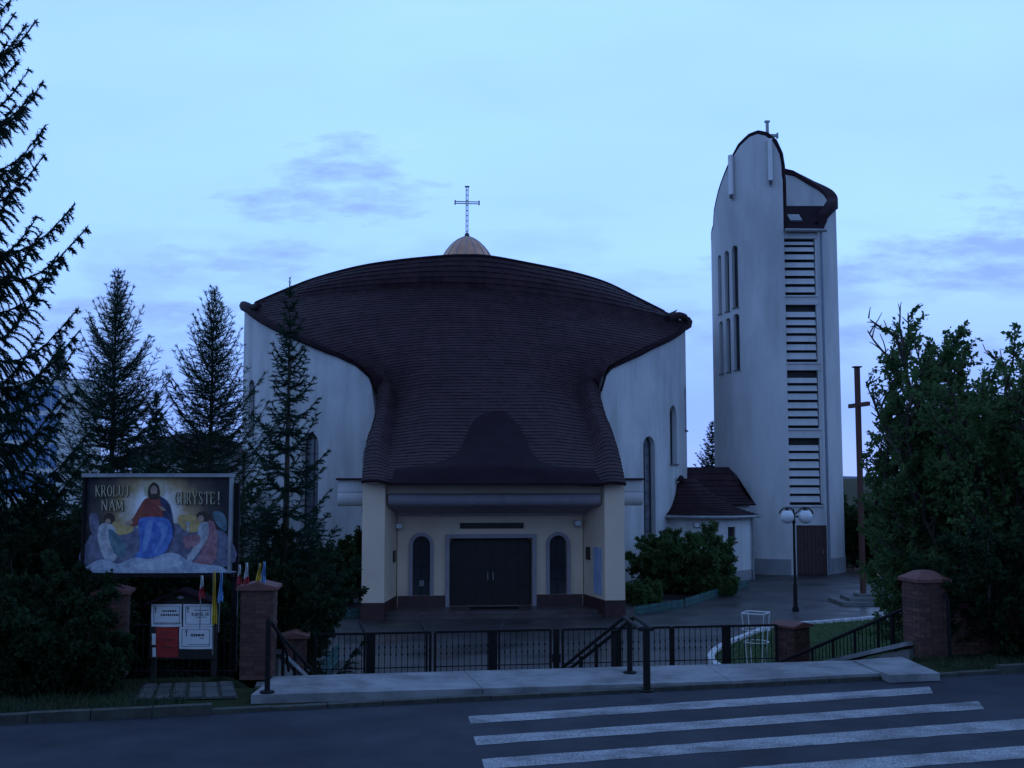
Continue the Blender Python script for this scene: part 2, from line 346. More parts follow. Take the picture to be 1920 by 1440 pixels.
# sloping cheek walls with concrete copings
for side, (p0, p1, nm) in enumerate(((PY(512, 1222, 18.9), PY(566, 1272, 21.2), 'left'), (PY(1712, 1206, 20.6), PY(1440, 1268, 25.0), 'right'))):
    t = thing('cheek_wall', Vector((p0.x, p0.y, G)), 'low sloping wall with pale coping beside the steps, ' + ('next to the brick pillar with flags' if side == 0 else 'under the barred handrail by the stout brick pillar'), 'wall')
    dr = Vector((p1.x - p0.x, p1.y - p0.y, 0)).normalized(); nx = Vector((dr.y, -dr.x, 0))
    q = []
    MB().prism([p0 - nx * .1 - Vector((0, 0, .1)), p1 - nx * .1 - Vector((0, 0, .1)), Vector((p1.x, p1.y, G)) - nx * .1, Vector((p0.x, p0.y, G)) - nx * .1], nx * .2).build('wall', m_conc2, t)
    MB().bar(p0, p1, .3, .08).build('coping', m_conc, t)

# zebra crossing, worn paint
m_paint = mat('road_paint', (.05, .055, .065), (.42, .43, .44), scale=42, rough=.75, detail=7, lo=.33, hi=.56, bump=.25, bscale=70, macro=(1.6, .4, (.7, 1, 1)))
zs = [((878, 1343), (1742, 1287), (1750, 1300), (882, 1357)), ((888, 1381), (1835, 1315), (1845, 1329), (893, 1397)),
      ((903, 1423), (1990, 1342), (1998, 1362), (908, 1442)), ((918, 1476), (2100, 1384), (2110, 1407), (924, 1498))]
for k, q in enumerate(zs):
    c = [PZ(x, y, .005) for x, y in q]; mb = MB(); n = 40
    e1 = [c[0].lerp(c[1], i / n) + RD * random.uniform(-.012, .012) for i in range(n + 1)]; e2 = [c[3].lerp(c[2], i / n) + RD * random.uniform(-.012, .012) for i in range(n + 1)]
    mb.grid([e1, e2]); struct(mb.build('crossing_stripe', m_paint, recalc=False))

# ================================================================== CHURCH
church = thing('church', (CC.x, CC.y, G), 'white round church with sweeping brown shingled roof, gold dome and porch', 'church')
phi_of = lambda p: math.atan2((p - CC).dot(CL), (p - CC).dot(CA))
def cyl(px, py, r=CR): return ell(px, py, (CC.x, CC.y), r, r)[0]
top_px = [(454, 574), (470, 583), (515, 613), (580, 643), (635, 666), (670, 686), (697, 712), (706, 740)]
top_px_r = [(1126, 735), (1126, 716), (1144, 692), (1178, 672), (1221, 650), (1262, 630), (1279, 617), (1286, 606)]
tp = [(phi_of(cyl(x, y)), cyl(x, y).z) for x, y in top_px] + [(phi_of(cyl(x, y)), cyl(x, y).z) for x, y in top_px_r]
tp_l, tp_r = tp[:8], tp[8:]
def wall_top(ph):
    while ph > math.pi: ph -= 2 * math.pi
    while ph < -math.pi: ph += 2 * math.pi
    if ph <= tp_l[-1][0]: return float(np.interp(ph, [p[0] for p in tp_l], [p[1] for p in tp_l]))
    if ph >= tp_r[0][0]: return float(np.interp(ph, [p[0] for p in tp_r], [p[1] for p in tp_r]))
    return 5.6
NP = 240; ri = CR - .5; rows = [[], [], [], []]
for i in range(NP):
    ph = -math.pi + 2 * math.pi * i / NP; zt = wall_top(ph); dv = CL * math.sin(ph) + CA * math.cos(ph)
    for k, (r, z) in enumerate(((CR, G - .3), (CR, zt), (ri, zt), (ri, G - .3))): rows[k].append(CC + dv * r + Vector((0, 0, z)))
mb = MB(); mb.grid(rows + [rows[0]], close=True)
# weld the doubled ring
wall = mb.build('wall', m_stucco, church)
b = bmesh.new(); b.from_mesh(wall.data); bmesh.ops.remove_doubles(b, verts=b.verts, dist=.001); bmesh.ops.recalc_face_normals(b, faces=b.faces); b.to_mesh(wall.data); b.free()
wins = [(1207, 1229, 818, 1045), (1256, 1269, 760, 870), (1281.5, 1287, 724, 806), (564, 597, 811, 1000), (466, 477, 712, 815)]
cutters = []; wininfo = []
for (x0, x1, y0, y1) in wins:
    pa, pb = cyl(x0, (y0 + y1) / 2), cyl(x1, (y0 + y1) / 2); ph = (phi_of(pa) + phi_of(pb)) / 2; w = min((pa - pb).length, 1.1)
    xm = (x0 + x1) / 2; zt, zb = cyl(xm, y0).z, cyl(xm, y1).z; rad = CL * math.sin(ph) + CA * math.cos(ph); tan = CL * math.cos(ph) - CA * math.sin(ph)
    pr = [CC + rad * (CR - 1.2) + tan * s + Vector((0, 0, z)) for s, z in arch(w, zb, zt)]
    c = MB().prism(pr, rad * 2.2).build('cutter', m_stucco); cutters.append(c); wininfo.append((ph, w, zt, zb, rad, tan))
# cutters are in world space, wall mesh is relative to church
bpy.context.view_layer.update(); cut(wall, cutters)
wall.data.shade_smooth(); wall.data.set_sharp_from_angle(angle=R(35))
for (ph, w, zt, zb, rad, tan) in wininfo:
    c0 = CC + rad * (CR - .3)
    fr = MB()
    ar = arch(w - .02, zb, zt); ai = arch(w - .14, zb + .06, zt - .06)
    po = [c0 + tan * s + Vector((0, 0, z)) for s, z in ar]; pi_ = [c0 + tan * s + Vector((0, 0, z)) for s, z in ai]
    fr.grid([[p + rad * .04 for p in po], [p + rad * .04 for p in pi_], [p - rad * .04 for p in pi_]], close=True)
    win = fr.build('window', m_darkmetal, church)
    MB().add([p - rad * .02 for p in pi_], [tuple(range(len(pi_)))]).build('pane', m_glass2, win)
    nb = max(int((zt - zb) / .62), 2)
    MB().bar(c0 + Vector((0, 0, zb)), c0 + Vector((0, 0, zt - .05)), .045).build('glazing_bar', m_darkmetal, win)
    for k in range(1, nb + 1):
        z = zb + k * .62
        if z < zt - w * .4: MB().bar(c0 - tan * (w / 2 - .03) + Vector((0, 0, z)), c0 + tan * (w / 2 - .03) + Vector((0, 0, z)), .04).build('glazing_bar', m_darkmetal, win)
    MB().box(CC + rad * (CR - .12) + Vector((0, 0, zb - .03)), (w / 2 + .06, .2, .035), (tan, rad, Vector((0, 0, 1)))).build('sill', m_conc2, win)

# --- main roof: courses of shingles lofted between the two verges and the centre line
Lp = [(458, 573), (515, 610), (580, 640), (635, 662), (671, 682), (698, 708), (708, 740), (703, 777), (697, 800), (688, 825), (683, 860), (678, 904)]
Rp = [(1283, 602), (1268, 623), (1219, 646), (1176, 668), (1141, 688), (1124, 714), (1124, 735), (1135, 777), (1144, 800), (1153, 825), (1163, 860), (1173, 908)]
Cy = [540, 577, 607, 635, 665, 700, 738, 775, 802, 830, 862, 904]
Cb = [6, 7.6, 8.9, 10.1, 11.4, 12.9, 14.5, 16, 17.1, 18.3, 19.8, 22]
Cx = [872, 878, 884, 890, 896, 903, 910, 915, 918, 921, 924, 926]
Eb = [None] * 7 + [12.8, 14.5, 16.5, 19, 22]
LP3 = [cyl(*p, r=CR + .22) if e is None else PB(*p, e) for p, e in zip(Lp, Eb)]
RP3 = [cyl(*p, r=CR + .22) if e is None else PB(*p, e) for p, e in zip(Rp, Eb)]
CP3 = [PB(x, y, b) for x, y, b in zip(Cx, Cy, Cb)]
NC = 70; NT = NC + 1
# equal steps along the centre line
fine = catmull(CP3, np.linspace(0, 1, 600)); cl = np.concatenate([[0], np.cumsum([(fine[i + 1] - fine[i]).length for i in range(599)])])
gamma = lambda x: x ** 1.18
ts = np.interp(np.array([gamma(i / NC) for i in range(NT)]) * cl[-1], cl, np.linspace(0, 1, 600))
us = np.concatenate([np.linspace(-1, -.72, 18), np.linspace(-.7, .7, 45), np.linspace(.72, 1, 18)])
Lr, Rr_, Cr_ = catmull(LP3, ts), catmull(RP3, ts), catmull(CP3, ts)
grid = np.zeros((NT, len(us), 3))
for i in range(NT):
    for k, u in enumerate(us):
        grid[i, k] = Cr_[i] * (1 - u * u) + Lr[i] * (u * u - u) / 2 + Rr_[i] * (u * u + u) / 2
def normals(gd):
    dt = np.gradient(gd, axis=0); du = np.gradient(gd, axis=1); n = np.cross(du, dt); n /= np.linalg.norm(n, axis=2, keepdims=True)
    return np.where(n[..., 2:3] < 0, -n, n)
nrm = normals(grid)
for i in range(NT):
    w = sstep(ts[i] * 11, 3.2, 6.2); hw = (Rr_[i] - Lr[i]).length / 2
    for k, u in enumerate(us):
        s = (1 - abs(u)) * hw / 1.0
        w2 = w * (1 - .8 * sstep(ts[i] * 11, 8.6, 10.9))
        bl = .30 * math.sin(math.pi * min(s, 1.0) ** .75) if s < 1 else 0
        vall = -.25 * max(0, 1 - abs(s - 1.0) / 1.6) if s >= 1 else -.25 * max(0, (s - .6) / .4)
        grid[i, k] += np.array(CA * .45 + Vector((0, 0, .89))) * w2 * (bl + vall)
nrm = normals(grid)
roof = MB().grid([[Vector(grid[i, k] - nrm[i, k] * .06) for k in range(len(us))] for i in range(NT)]).build('roof', m_roofdk, church, smooth=True)
def courses(gd, nr, parent, lip=.028, m=None):
    for i in range(gd.shape[0] - 1):
        a, b_ = gd[i], gd[i + 1]; n1, n2 = nr[i], nr[i + 1]
        j = np.array([random.uniform(.7, 1.35) for _ in range(gd.shape[1])])[:, None]
        ov = (b_ - a) * .05
        rws = [[Vector(v) for v in a + n1 * .004], [Vector(v) for v in b_ + ov + n2 * lip * j], [Vector(v) for v in b_ + ov - n2 * .03]]
        MB().grid(rws).build('shingle_course', m or m_roof, parent, recalc=False)
courses(grid, nrm, roof)
# --- steep upper band between the shingle field and the ridge
rid = [(485, 566), (532, 546), (592, 523), (670, 502), (745, 490), (825, 482), (870, 480), (917, 482), (985, 494), (1072, 512), (1135, 531), (1185, 555), (1245, 585)]
rt = []
for x, y in rid:
    u = (x - 868) / 383; bb = 5.3 - 4.6 * abs(u) ** 2.2; rt.append(PB(x, y, bb))
NU = 81
ridge = catmull(rt, np.linspace(0, 1, NU)); low = [Vector(grid[0, k]) for k in range(len(us))]
lowx = catmull(low, np.linspace(.035, .965, NU)); NB = 6
band = np.zeros((NB + 1, NU, 3))
for i in range(NB + 1):
    f = i / NB
    for k in range(NU):
        p = ridge[k].lerp(lowx[k], f); band[i, k] = p + CA * (.25 * math.sin(math.pi * f))
ub = MB().grid([[Vector(band[i, k]) - CA * .08 for k in range(NU)] for i in range(NB + 1)]).build('roof_crown', m_roofdk, church, smooth=True)
courses(band, normals(band), ub, lip=.045)
MB().tube([p + Vector((0, 0, .02)) for p in ridge], .09, 6).build('ridge_cap', m_roofdk, ub)
# back of the roof: slopes from the ridge down to the rear wall
back = []
for f in (0, .25, .5, .75, 1):
    row = []
    for k in range(NU):
        ph = math.pi + (k / (NU - 1) - .5) * -(2 * R(88)); q = CC + (CL * math.sin(ph) + CA * math.cos(ph)) * (CR + .1) + Vector((0, 0, 13.1))
        p = ridge[k].lerp(q, f); row.append(p + Vector((0, 0, -.9 * math.sin(math.pi * f) * 0.4)))
    back.append(row)
MB().grid(back).build('rear_roof', m_roof2, church, smooth=True)
# coping rolled over the top of the wall
def sweep_wall(phs, r0, r1): return [CC + (CL * math.sin(p) + CA * math.cos(p)) * (CR + .05) + Vector((0, 0, wall_top(p) + .05)) for p in phs]
pl_ = np.linspace(tp_l[0][0] - .05, tp_l[-1][0], 40); pr_ = np.linspace(tp_r[0][0], tp_r[-1][0] + .05, 40)
MB().tube(sweep_wall(pl_, 0, 0), [.24 - .04 * i / 39 - .15 * sstep(i, 30, 39) for i in range(40)], 8).build('wall_coping', m_roofdk, church, smooth=True)
MB().tube(sweep_wall(pr_, 0, 0), [.2 + .16 * sstep(i, 28, 38) - .15 * sstep(9 - i, 0, 9) for i in range(40)], 8).build('wall_coping', m_roofdk, church, smooth=True)
for ends, rr in (([(456, 570), (464, 572), (474, 577), (486, 574)], .16), ([(1252, 598), (1262, 594), (1275, 592), (1284, 596), (1286, 606)], .2)):
    q = [cyl(x, y, CR + .05) for x, y in ends]
    MB().tube(catmull(q, np.linspace(0, 1, 12)), rr, 8).build('wall_coping', m_roofdk, church, smooth=True)
# --- smooth bell-shaped hood over the porch
bl = [(770, 921, 943), (776, 904, 953), (784, 892, 961), (797, 883, 971), (811, 876, 980), (826, 871, 988), (840, 865, 993), (852, 853, 1000), (862, 836, 1010), (869, 812, 1022), (874, 780, 1042), (877.5, 742, 1112), (890, 737, 1120), (905, 733, 1128)]
rows = []
for y, x0, x1 in bl:
    br = float(np.interp(y, Cy, Cb)); dl = .15 + .95 * sstep(y, 770, 868) * (1 - .75 * sstep(y, 872, 905)); row = []
    for k in range(33):
        u = -1 + k / 16; row.append(PB(x0 + (x1 - x0) * k / 32, y, br + .02 + dl * (1 - abs(u) ** 3 * (0.95 if y < 876 else .5))))
    rows.append(row)
hood = MB().grid(rows).build('porch_hood', m_roof2, church, smooth=True)
MB().grid([rows[-1], [p + Vector((0, 0, -.09)) for p in rows[-1]], [p + Vector((0, 0, -.09)) - CA * 1.2 for p in rows[-1]]]).build('eave_board', m_roofdk, hood)
MB().tube([Vector(p) for p in grid[-1]], .07, 6).build('eave_board', m_roofdk, roof)

# --- dome and cross
dc = W(0, 0, 0)
dtop = PY(871, 443, 61).z; hw = 1.40
prof = [(r_, dtop - z_) for r_, z_ in ((1.75, 3.6), (1.75, 2.6), (1.66, 2.0), (1.54, 1.55), (1.40, 1.2), (1.22, .9), (1.0, .62), (.80, .42), (.58, .25), (.36, .12), (.16, .03), (.06, 0))]
dome = MB().lathe(dc, prof, 32).build('dome', m_gold, church, smooth=True)
for k in range(16):
    an = 2 * math.pi * k / 16
    MB().tube([dc + Vector((math.cos(an) * (r + .012), math.sin(an) * (r + .012), z)) for r, z in prof[1:]], .022, 4).build('dome_rib', m_steel, dome)
ct = PY(871, 350, 61).z; ca = PY(871, 380, 61).z
cr = MB(); a = CL
cr.lathe(dc + Vector((0, 0, dtop - .1)), [(.14, 0), (.14, .2), (.06, .3)], 10)
for off in (-.055, .055):
    cr.bar(dc + a * off + Vector((0, 0, dtop)), dc + a * off + Vector((0, 0, ct)), .045)
    cr.bar(dc - a * .68 + Vector((0, 0, ca + off)), dc + a * .68 + Vector((0, 0, ca + off)), .045)
for e in (dc + Vector((0, 0, ct)),): cr.box(e, (.13, .05, .035), (a, CA, Vector((0, 0, 1))))
for sg in (-1, 1): cr.box(dc + a * (.69 * sg) + Vector((0, 0, ca)), (.035, .05, .13), (a, CA, Vector((0, 0, 1))))
for z in np.arange(dtop + .3, ct, .3): cr.box(dc + Vector((0, 0, z)), (.06, .02, .02), (a, CA, Vector((0, 0, 1))))
cr.build('cross', m_darkmetal, dome)

# --- porch
ZV = Vector((0, 0, 1)); PZ1 = -1.58
def pillar(poly, nm=None):
    pts = [W(a_, b_, -1.16) for a_, b_ in poly]
    o = MB().prism(pts, ZV * (3.1 + 1.16)).build('porch_pillar', m_porch, church)
    c = sum((Vector(p) for p in pts), Vector()) / len(pts)
    MB().prism([W(a_, b_, 0) + (W(a_, b_, 0) - Vector((c.x, c.y, 0))).normalized() * .03 + ZV * (G - .05) for a_, b_ in poly], ZV * (-1.16 - G + .05)).build('plinth', m_plinth, o)
    return o
pil_l = pillar([(-4.88, 21.6), (-4.08, 21.6), (-3.66, 19.3), (-4.88, 19.3)]); pil_r = pillar([(3.92, 21.6), (4.66, 21.6), (4.66, 19.3), (3.49, 19.3)])
for sg in (-1, 1):   # side walls of the porch running back to the round wall
    a0 = -4.8 if sg < 0 else 4.1; pts = [W(a0, 19.28, G), W(a0, 19.28, 3.7), W(a0, 16.5, 4.6), W(a0, 14.5, 5.2), W(a0, 11.2, 5.9), W(a0, 11.2, G)]
    MB().prism(pts, CL * .55).build('porch_side_wall', m_porch, church)
bw = MB().prism([W(-3.64, 19.38, G), W(3.47, 19.38, G), W(3.47, 19.38, 3.0), W(-3.64, 19.38, 3.0)], CA * -.5).build('porch_wall', m_porch, church)
def cutter_arch(a0, a1, z0, z1, square=False):
    w = a1 - a0; m_ = (a0 + a1) / 2
    pr = [(-w / 2, z0), (w / 2, z0), (w / 2, z1), (-w / 2, z1)] if square else arch(w, z0, z1)
    return MB().prism([W(m_ + s, 20.0, z) for s, z in pr], CA * -1.6).build('cutter', m_porch)
zdt = PB(920, 1008, 19.4).z; zwt = PB(792, 1005, 19.4).z
DA0, DA1 = -1.68, 1.52
bpy.context.view_layer.update()
cut(bw, [cutter_arch(DA0, DA1, PZ1 - .02, zdt, True), cutter_arch(-3.06, -2.40, -1.17, zwt), cutter_arch(2.17, 2.84, -1.17, zwt)])
for a0, a1 in ((-3.6, DA0 - .02), (DA1 + .02, 3.43)): MB().box(W((a0 + a1) / 2, 19.40, (G - 1.16) / 2), ((a1 - a0) / 2, .05, (-1.16 - G) / 2), (CL, CA, ZV)).build('plinth', m_plinth, bw)
# door leaves with panels
door = MB().box(W((DA0 + DA1) / 2, 19.0, (PZ1 + zdt) / 2), ((DA1 - DA0) / 2, .03, (zdt - PZ1) / 2), (CL, CA, ZV)).build('door', m_door, church)
for h in (0, 1):
    for i in range(3):
        for j in range(4):
            w_ = (DA1 - DA0) / 2; cx = DA0 + h * w_ + (i + .5) * w_ / 3; hh = (zdt - PZ1 - .1) / 4; cz = PZ1 + .05 + (j + .5) * hh
            MB().box(W(cx, 19.04, cz), (w_ / 6 - .05, .02, hh / 2 - .06), (CL, CA, ZV)).build('panel', m_door, door)
for sg in (-1, 1):
    MB().bar(W(-.08 + sg * .1, 19.1, -.62), W(-.08 + sg * .1, 19.1, -.32), .03).build('handle', m_steel, door)
fr = MB()
for a0 in (DA0 - .06, DA1 + .06): fr.box(W(a0, 19.42, (PZ1 + zdt) / 2), (.075, .06, (zdt - PZ1) / 2), (CL, CA, ZV))
fr.box(W((DA0 + DA1) / 2, 19.42, zdt + .06), ((DA1 - DA0) / 2 + .135, .062, .075), (CL, CA, ZV))
fr.build('door_frame', m_mauve, door)
for a0, sg in ((DA0, 1), (DA1, -1)): MB().prism([W(a0 + .01 * sg, 19.3, zdt), W(a0 + .28 * sg, 19.3, zdt), W(a0 + .1 * sg, 19.3, zdt - .1), W(a0 + .01 * sg, 19.3, zdt - .28)], CA * -.1).build('corner_bracket', mat('ochre', (.22, .16, .07), rough=.7), door)
for a0, a1 in ((-3.06, -2.40), (2.17, 2.84)):
    m_ = (a0 + a1) / 2; w_ = a1 - a0
    ar = arch(w_ + .26, -1.17, zwt + .13, 14)[1:]; ai = arch(w_, -1.17, zwt, 14)[1:]
    ar = ar + [(-(w_ + .26) / 2, -1.17)]; ai = ai + [(-w_ / 2, -1.17)]
    f_ = MB(); f_.grid([[W(m_ + s, 19.4, z) for s, z in ar], [W(m_ + s, 19.46, z) for s, z in ar], [W(m_ + s, 19.46, z) for s, z in ai], [W(m_ + s, 19.2, z) for s, z in ai]])
    wd = f_.build('window', m_mauve, church)
    MB().add([W(m_ + s, 19.1, z) for s, z in arch(w_ + .05, -1.17, zwt + .02)], [tuple(range(13))]).build('pane', m_glass, wd)
    MB().bar(W(m_, 19.13, -1.17), W(m_, 19.13, zwt), .035).build('glazing_bar', m_door, wd)
    for z in (-.6, -.1, .4): MB().bar(W(a0, 19.13, z), W(a1, 19.13, z), .035).build('glazing_bar', m_door, wd)
    if a0 < 0: MB().box(W(m_ + .02, 19.16, -.72), (.09, .01, .11), (CL, CA, ZV)).build('notice', mat('paper_dull', (.3, .28, .28)), wd)
# beam above the entrance: fascia, rounded roll, coved soffit
pf = [(21.15, 3.04), (21.15, 2.715), (21.34, 2.705), (21.42, 2.64), (21.45, 2.54), (21.43, 2.44), (21.36, 2.34), (21.22, 2.26), (21.0, 2.22), (20.3, 2.10), (19.8, 1.96), (19.7, 1.95), (19.7, 1.87), (19.37, 1.87), (19.37, 3.04)]
beam = MB().prism([W(-4.06, b_, z) for b_, z in pf[:2] + [(20.9, 2.7), (19.37, 2.7), (19.37, 3.04)]], CL * 7.98).build('beam', m_porch, church)
MB().prism([W(-3.98, b_, z - .003) for b_, z in [(20.9, 2.70)] + pf[2:-1] + [(19.4, 2.69)]], CL * 7.8).build('beam_roll', m_mauve, beam, smooth=True)
wp = [(20.35, 3.2), (20.35, 2.75), (20.42, 2.73), (20.46, 2.6), (20.42, 2.42), (20.3, 2.28), (20.1, 2.23), (19.4, 2.23), (19.4, 3.2)]
for a0, a1 in ((-5.85, -4.885), (4.665, 5.62)):
    wg = MB().prism([W(a0, b_, z) for b_, z in wp], CL * (a1 - a0)).build('side_beam', m_stucco, church, smooth=True)
    MB().box(W((a0 + a1) / 2, 19.9, 3.235), ((a1 - a0) / 2 + .06, .6, .035), (CL, CA, ZV)).build('cap_sheet', m_roofdk, wg)
    MB().bar(W(a0, 20.37, 2.74), W(a1, 20.37, 2.74), .03).build('seam', m_roofdk, wg)
# plaque, lamps, plates, banner
plq = MB().box(W(-.05, 19.41, 1.46), (1.22, .025, .105), (CL, CA, ZV)).build('plaque', m_door, church)
for px, py in ((748, 986), (1083, 981)):
    p = PB(px, py, 19.6); fl = MB().box(p, (.13, .1, .11), (CL, CA, ZV)).build('floodlight', m_steel, church); MB().box(p + CA * .105, (.1, .012, .08), (CL, CA, ZV)).build('lens', m_globe, fl); MB().bar(p - CA * .2, p, .04).build('bracket', m_steel, fl)
iL = (W(-3.66, 19.3, 0) - W(-4.08, 21.6, 0)).normalized(); nL = Vector((-iL.y, iL.x, 0)); nL = nL if nL.dot(CL) > 0 else -nL
iR = (W(3.49, 19.3, 0) - W(3.92, 21.6, 0)).normalized(); nR = Vector((-iR.y, iR.x, 0)); nR = nR if nR.dot(CL) < 0 else -nR
def inner(p, i_, n_, t, z): return p + i_ * t + n_ * .02 + ZV * z
MB().box(inner(W(-4.08, 21.6, 0), iL, nL, 1.75, .35), (.2, .015, .22), (iL, nL, ZV)).build('wall_plate', m_door, church)
MB().box(inner(W(3.92, 21.6, 0), iR, nR, 1.75, .42), (.22, .015, .24), (iR, nR, ZV)).build('wall_plate', m_door, church)
MB().box(inner(W(3.92, 21.6, 0), iR, nR, .72, -.15), (.42, .01, .85), (iR, nR, ZV)).build('banner', mat('banner_blue', (.30, .38, .60), (.45, .52, .68), scale=3, rough=.7), church)
# steps
for k, (b1, z1) in enumerate(((20.9, PZ1), (21.35, PZ1 - .11))):
    MB().prism([W(-4.02, 19.3, G), W(3.9, 19.3, G), W(3.9, b1, G), W(-4.02, b1, G)], ZV * (z1 - G)).build('porch_step', mat('step_tile', (.07, .05, .05), (.11, .085, .08), scale=1.5, rough=.4, rvar=.2), church)
MB().box(W(0, 20.1, PZ1 + .01), (.9, .3, .008), (CL, CA, ZV)).build('doormat', m_iron, church)
MB().tube([PB(681, 826, 18), PB(681, 900, 18.2), PB(681, 962, 18.2)], .06, 8).build('downpipe', m_steel, church)

# ================================================================== TOWER
TC = (14.86, 60.6); TRX, TRY = 3.47, 3.45
tower = thing('bell_tower', (TC[0], TC[1], G), 'tall white bell tower of two curved shells with louvred front slot', 'bell tower')
def TP(th, z, o=0): return Vector((TC[0] + (TRX + o) * math.sin(th), TC[1] - (TRY + o) * math.cos(th), z))
def texact(px, py, far=False): p, th = ell(px, py, TC, TRX, TRY, far); return th, p.z
lt = [(1467.5, 330), (1467, 312), (1463, 288), (1452, 265), (1437, 252.5), (1420, 249), (1404, 255), (1385, 273), (1365, 312), (1348, 356), (1339, 395), (1337.2, 425)]
LT = sorted(texact(*p) for p in lt)
rtp = [(1541, 424), (1546, 406), (1556, 393), (1563, 384)]; rbk = [(1566.5, 376), (1557, 362), (1525, 345), (1493, 328), (1472, 324)]
RT = sorted([texact(*p) for p in rtp]) + [(t_ if t_ > 0 else t_ + 2 * math.pi, z) for t_, z in [texact(*p, far=True) for p in rbk]]
RT = sorted(RT)
THL, THR = LT[-1][0], R(27.7)
def shell(th0, th1, prof, name, n=72):
    ths = np.linspace(th0, th1, n); xs_, zs_ = [p[0] for p in prof], [p[1] for p in prof]
    # add the profile's own breakpoints so that the arch stays round
    ths = np.array(sorted(set(list(ths) + [x for x in xs_ if min(th0, th1) < x < max(th0, th1)])))
    tops = [float(np.interp(t, xs_, zs_)) for t in ths]
    rows = [[TP(t, G - .3) for t in ths], [TP(t, z) for t, z in zip(ths, tops)], [TP(t, z, -.32) for t, z in zip(ths, tops)], [TP(t, G - .3, -.32) for t in ths]]
    mb = MB(); mb.grid(rows + [rows[0]]); n_ = len(ths); mb.add([r[0] for r in rows], [(0, 1, 2, 3)]); mb.add([r[-1] for r in rows], [(3, 2, 1, 0)])
    o = mb.build(name, m_tower, tower)
    b = bmesh.new(); b.from_mesh(o.data); bmesh.ops.remove_doubles(b, verts=b.verts, dist=.0005); bmesh.ops.recalc_face_normals(b, faces=b.faces); b.to_mesh(o.data); b.free()
    return o, ths, tops
LTf = [(R(-185), LT[0][1] - 2.5)] + LT
sl, th_l, tz_l = shell(R(-185), THL, LTf, 'shell'); sr, th_r, tz_r = shell(THR, R(172), RT, 'shell')
slits = [(1373, 1384, 460, 577), (1359, 1367.5, 470, 584), (1346.5, 1353, 478, 589), (1376, 1387, 588, 694), (1362, 1370, 596, 698), (1349, 1356, 602, 701)]
cutters = []; sinfo = []
for x0, x1, y0, y1 in slits:
    (ta, _), (tb, _) = texact(x0, (y0 + y1) / 2), texact(x1, (y0 + y1) / 2); th = (ta + tb) / 2
    xm = (x0 + x1) / 2; zt, zb = texact(xm, y0)[1], texact(xm, y1)[1]; c = TP(th, 0); rad = Vector((math.sin(th) * TRY, -math.cos(th) * TRX, 0)).normalized(); tan = Vector((-rad.y, rad.x, 0))
    w = min((TP(ta, 0) - TP(tb, 0)).length, .62)
    cutters.append(MB().prism([c - rad * .8 + tan * s + ZV * z for s, z in arch(w, zb, zt)], rad * 1.4).build('cutter', m_tower)); sinfo.append((c, rad, tan, w, zb, zt))
bpy.context.view_layer.update(); cut(sl, cutters)
for o in (sl, sr): o.data.shade_smooth(); o.data.set_sharp_from_angle(angle=R(35))
for c, rad, tan, w, zb, zt in sinfo:
    wd = MB().add([c - rad * .24 + tan * s + ZV * z for s, z in arch(w + .04, zb, zt)], [tuple(range(13))]).build('window', m_glass, tower)
    MB().box(c - rad * .08 + ZV * (zb - .02), (w / 2 + .03, .14, .03), (tan, rad, ZV)).build('sill', m_conc2, wd)
MB().tube([TP(t, z + .02, -.14) for t, z in zip(th_l, tz_l)] + [TP(THL, z, -.14) + Vector((.03, 0, 0)) for z in (tz_l[-1] - .2, PY(1469, 432, 57.2).z)], .17, 6).build('coping', m_roofdk, sl, smooth=True)
# broad dark coping on the lower shell
cp = [[], [], [], []]
for t, z in zip(th_r, tz_r):
    wdt = .22 + .16 * sstep(t, R(40), R(75))
    for k, (o_, dz) in enumerate(((.12, .18), (.12, -wdt), (-.45, -.1), (-.45, .18))): cp[k].append(TP(t, z + dz, o_))
MB().grid(cp + [cp[0]]).build('coping', m_roofdk, sr, smooth=True)
# little roof between the shells
YF = 57.22; ze = PY(1500, 430, YF - .2).z; zr = PY(1500, 386, 59.6).z
x0, x1 = PY(1471, 430, YF).x, 16.62
lr = MB().add([(x0, YF - .25, ze), (x1, YF - .25, ze), (18.05, 59.6, zr), (x0, 59.6, zr), (x0, YF - .25, ze - .12), (x1, YF - .25, ze - .12), (18.05, 59.6, zr - .12), (x0, 59.6, zr - .12)], [(0, 1, 2, 3), (4, 7, 6, 5), (0, 4, 5, 1), (1, 5, 6, 2), (2, 6, 7, 3), (3, 7, 4, 0)]).build('slot_roof', m_roof2, tower)
sk = Vector((15.45, 58.1, ze + (zr - ze) * (58.1 - YF + .25) / (59.6 - YF + .25))); sl_ = Vector((0, 59.6 - YF + .25, zr - ze)).normalized()
MB().box(sk + ZV * .05, (.32, .4, .05), (Vector((1, 0, 0)), sl_, Vector((0, -sl_.z, sl_.y)))).build('skylight', m_steel, lr)
MB().tube([(x0 - .05, YF - .3, ze - .06), (x1 + .2, YF - .3, ze - .08)], .09, 8).build('gutter', m_steel, lr)
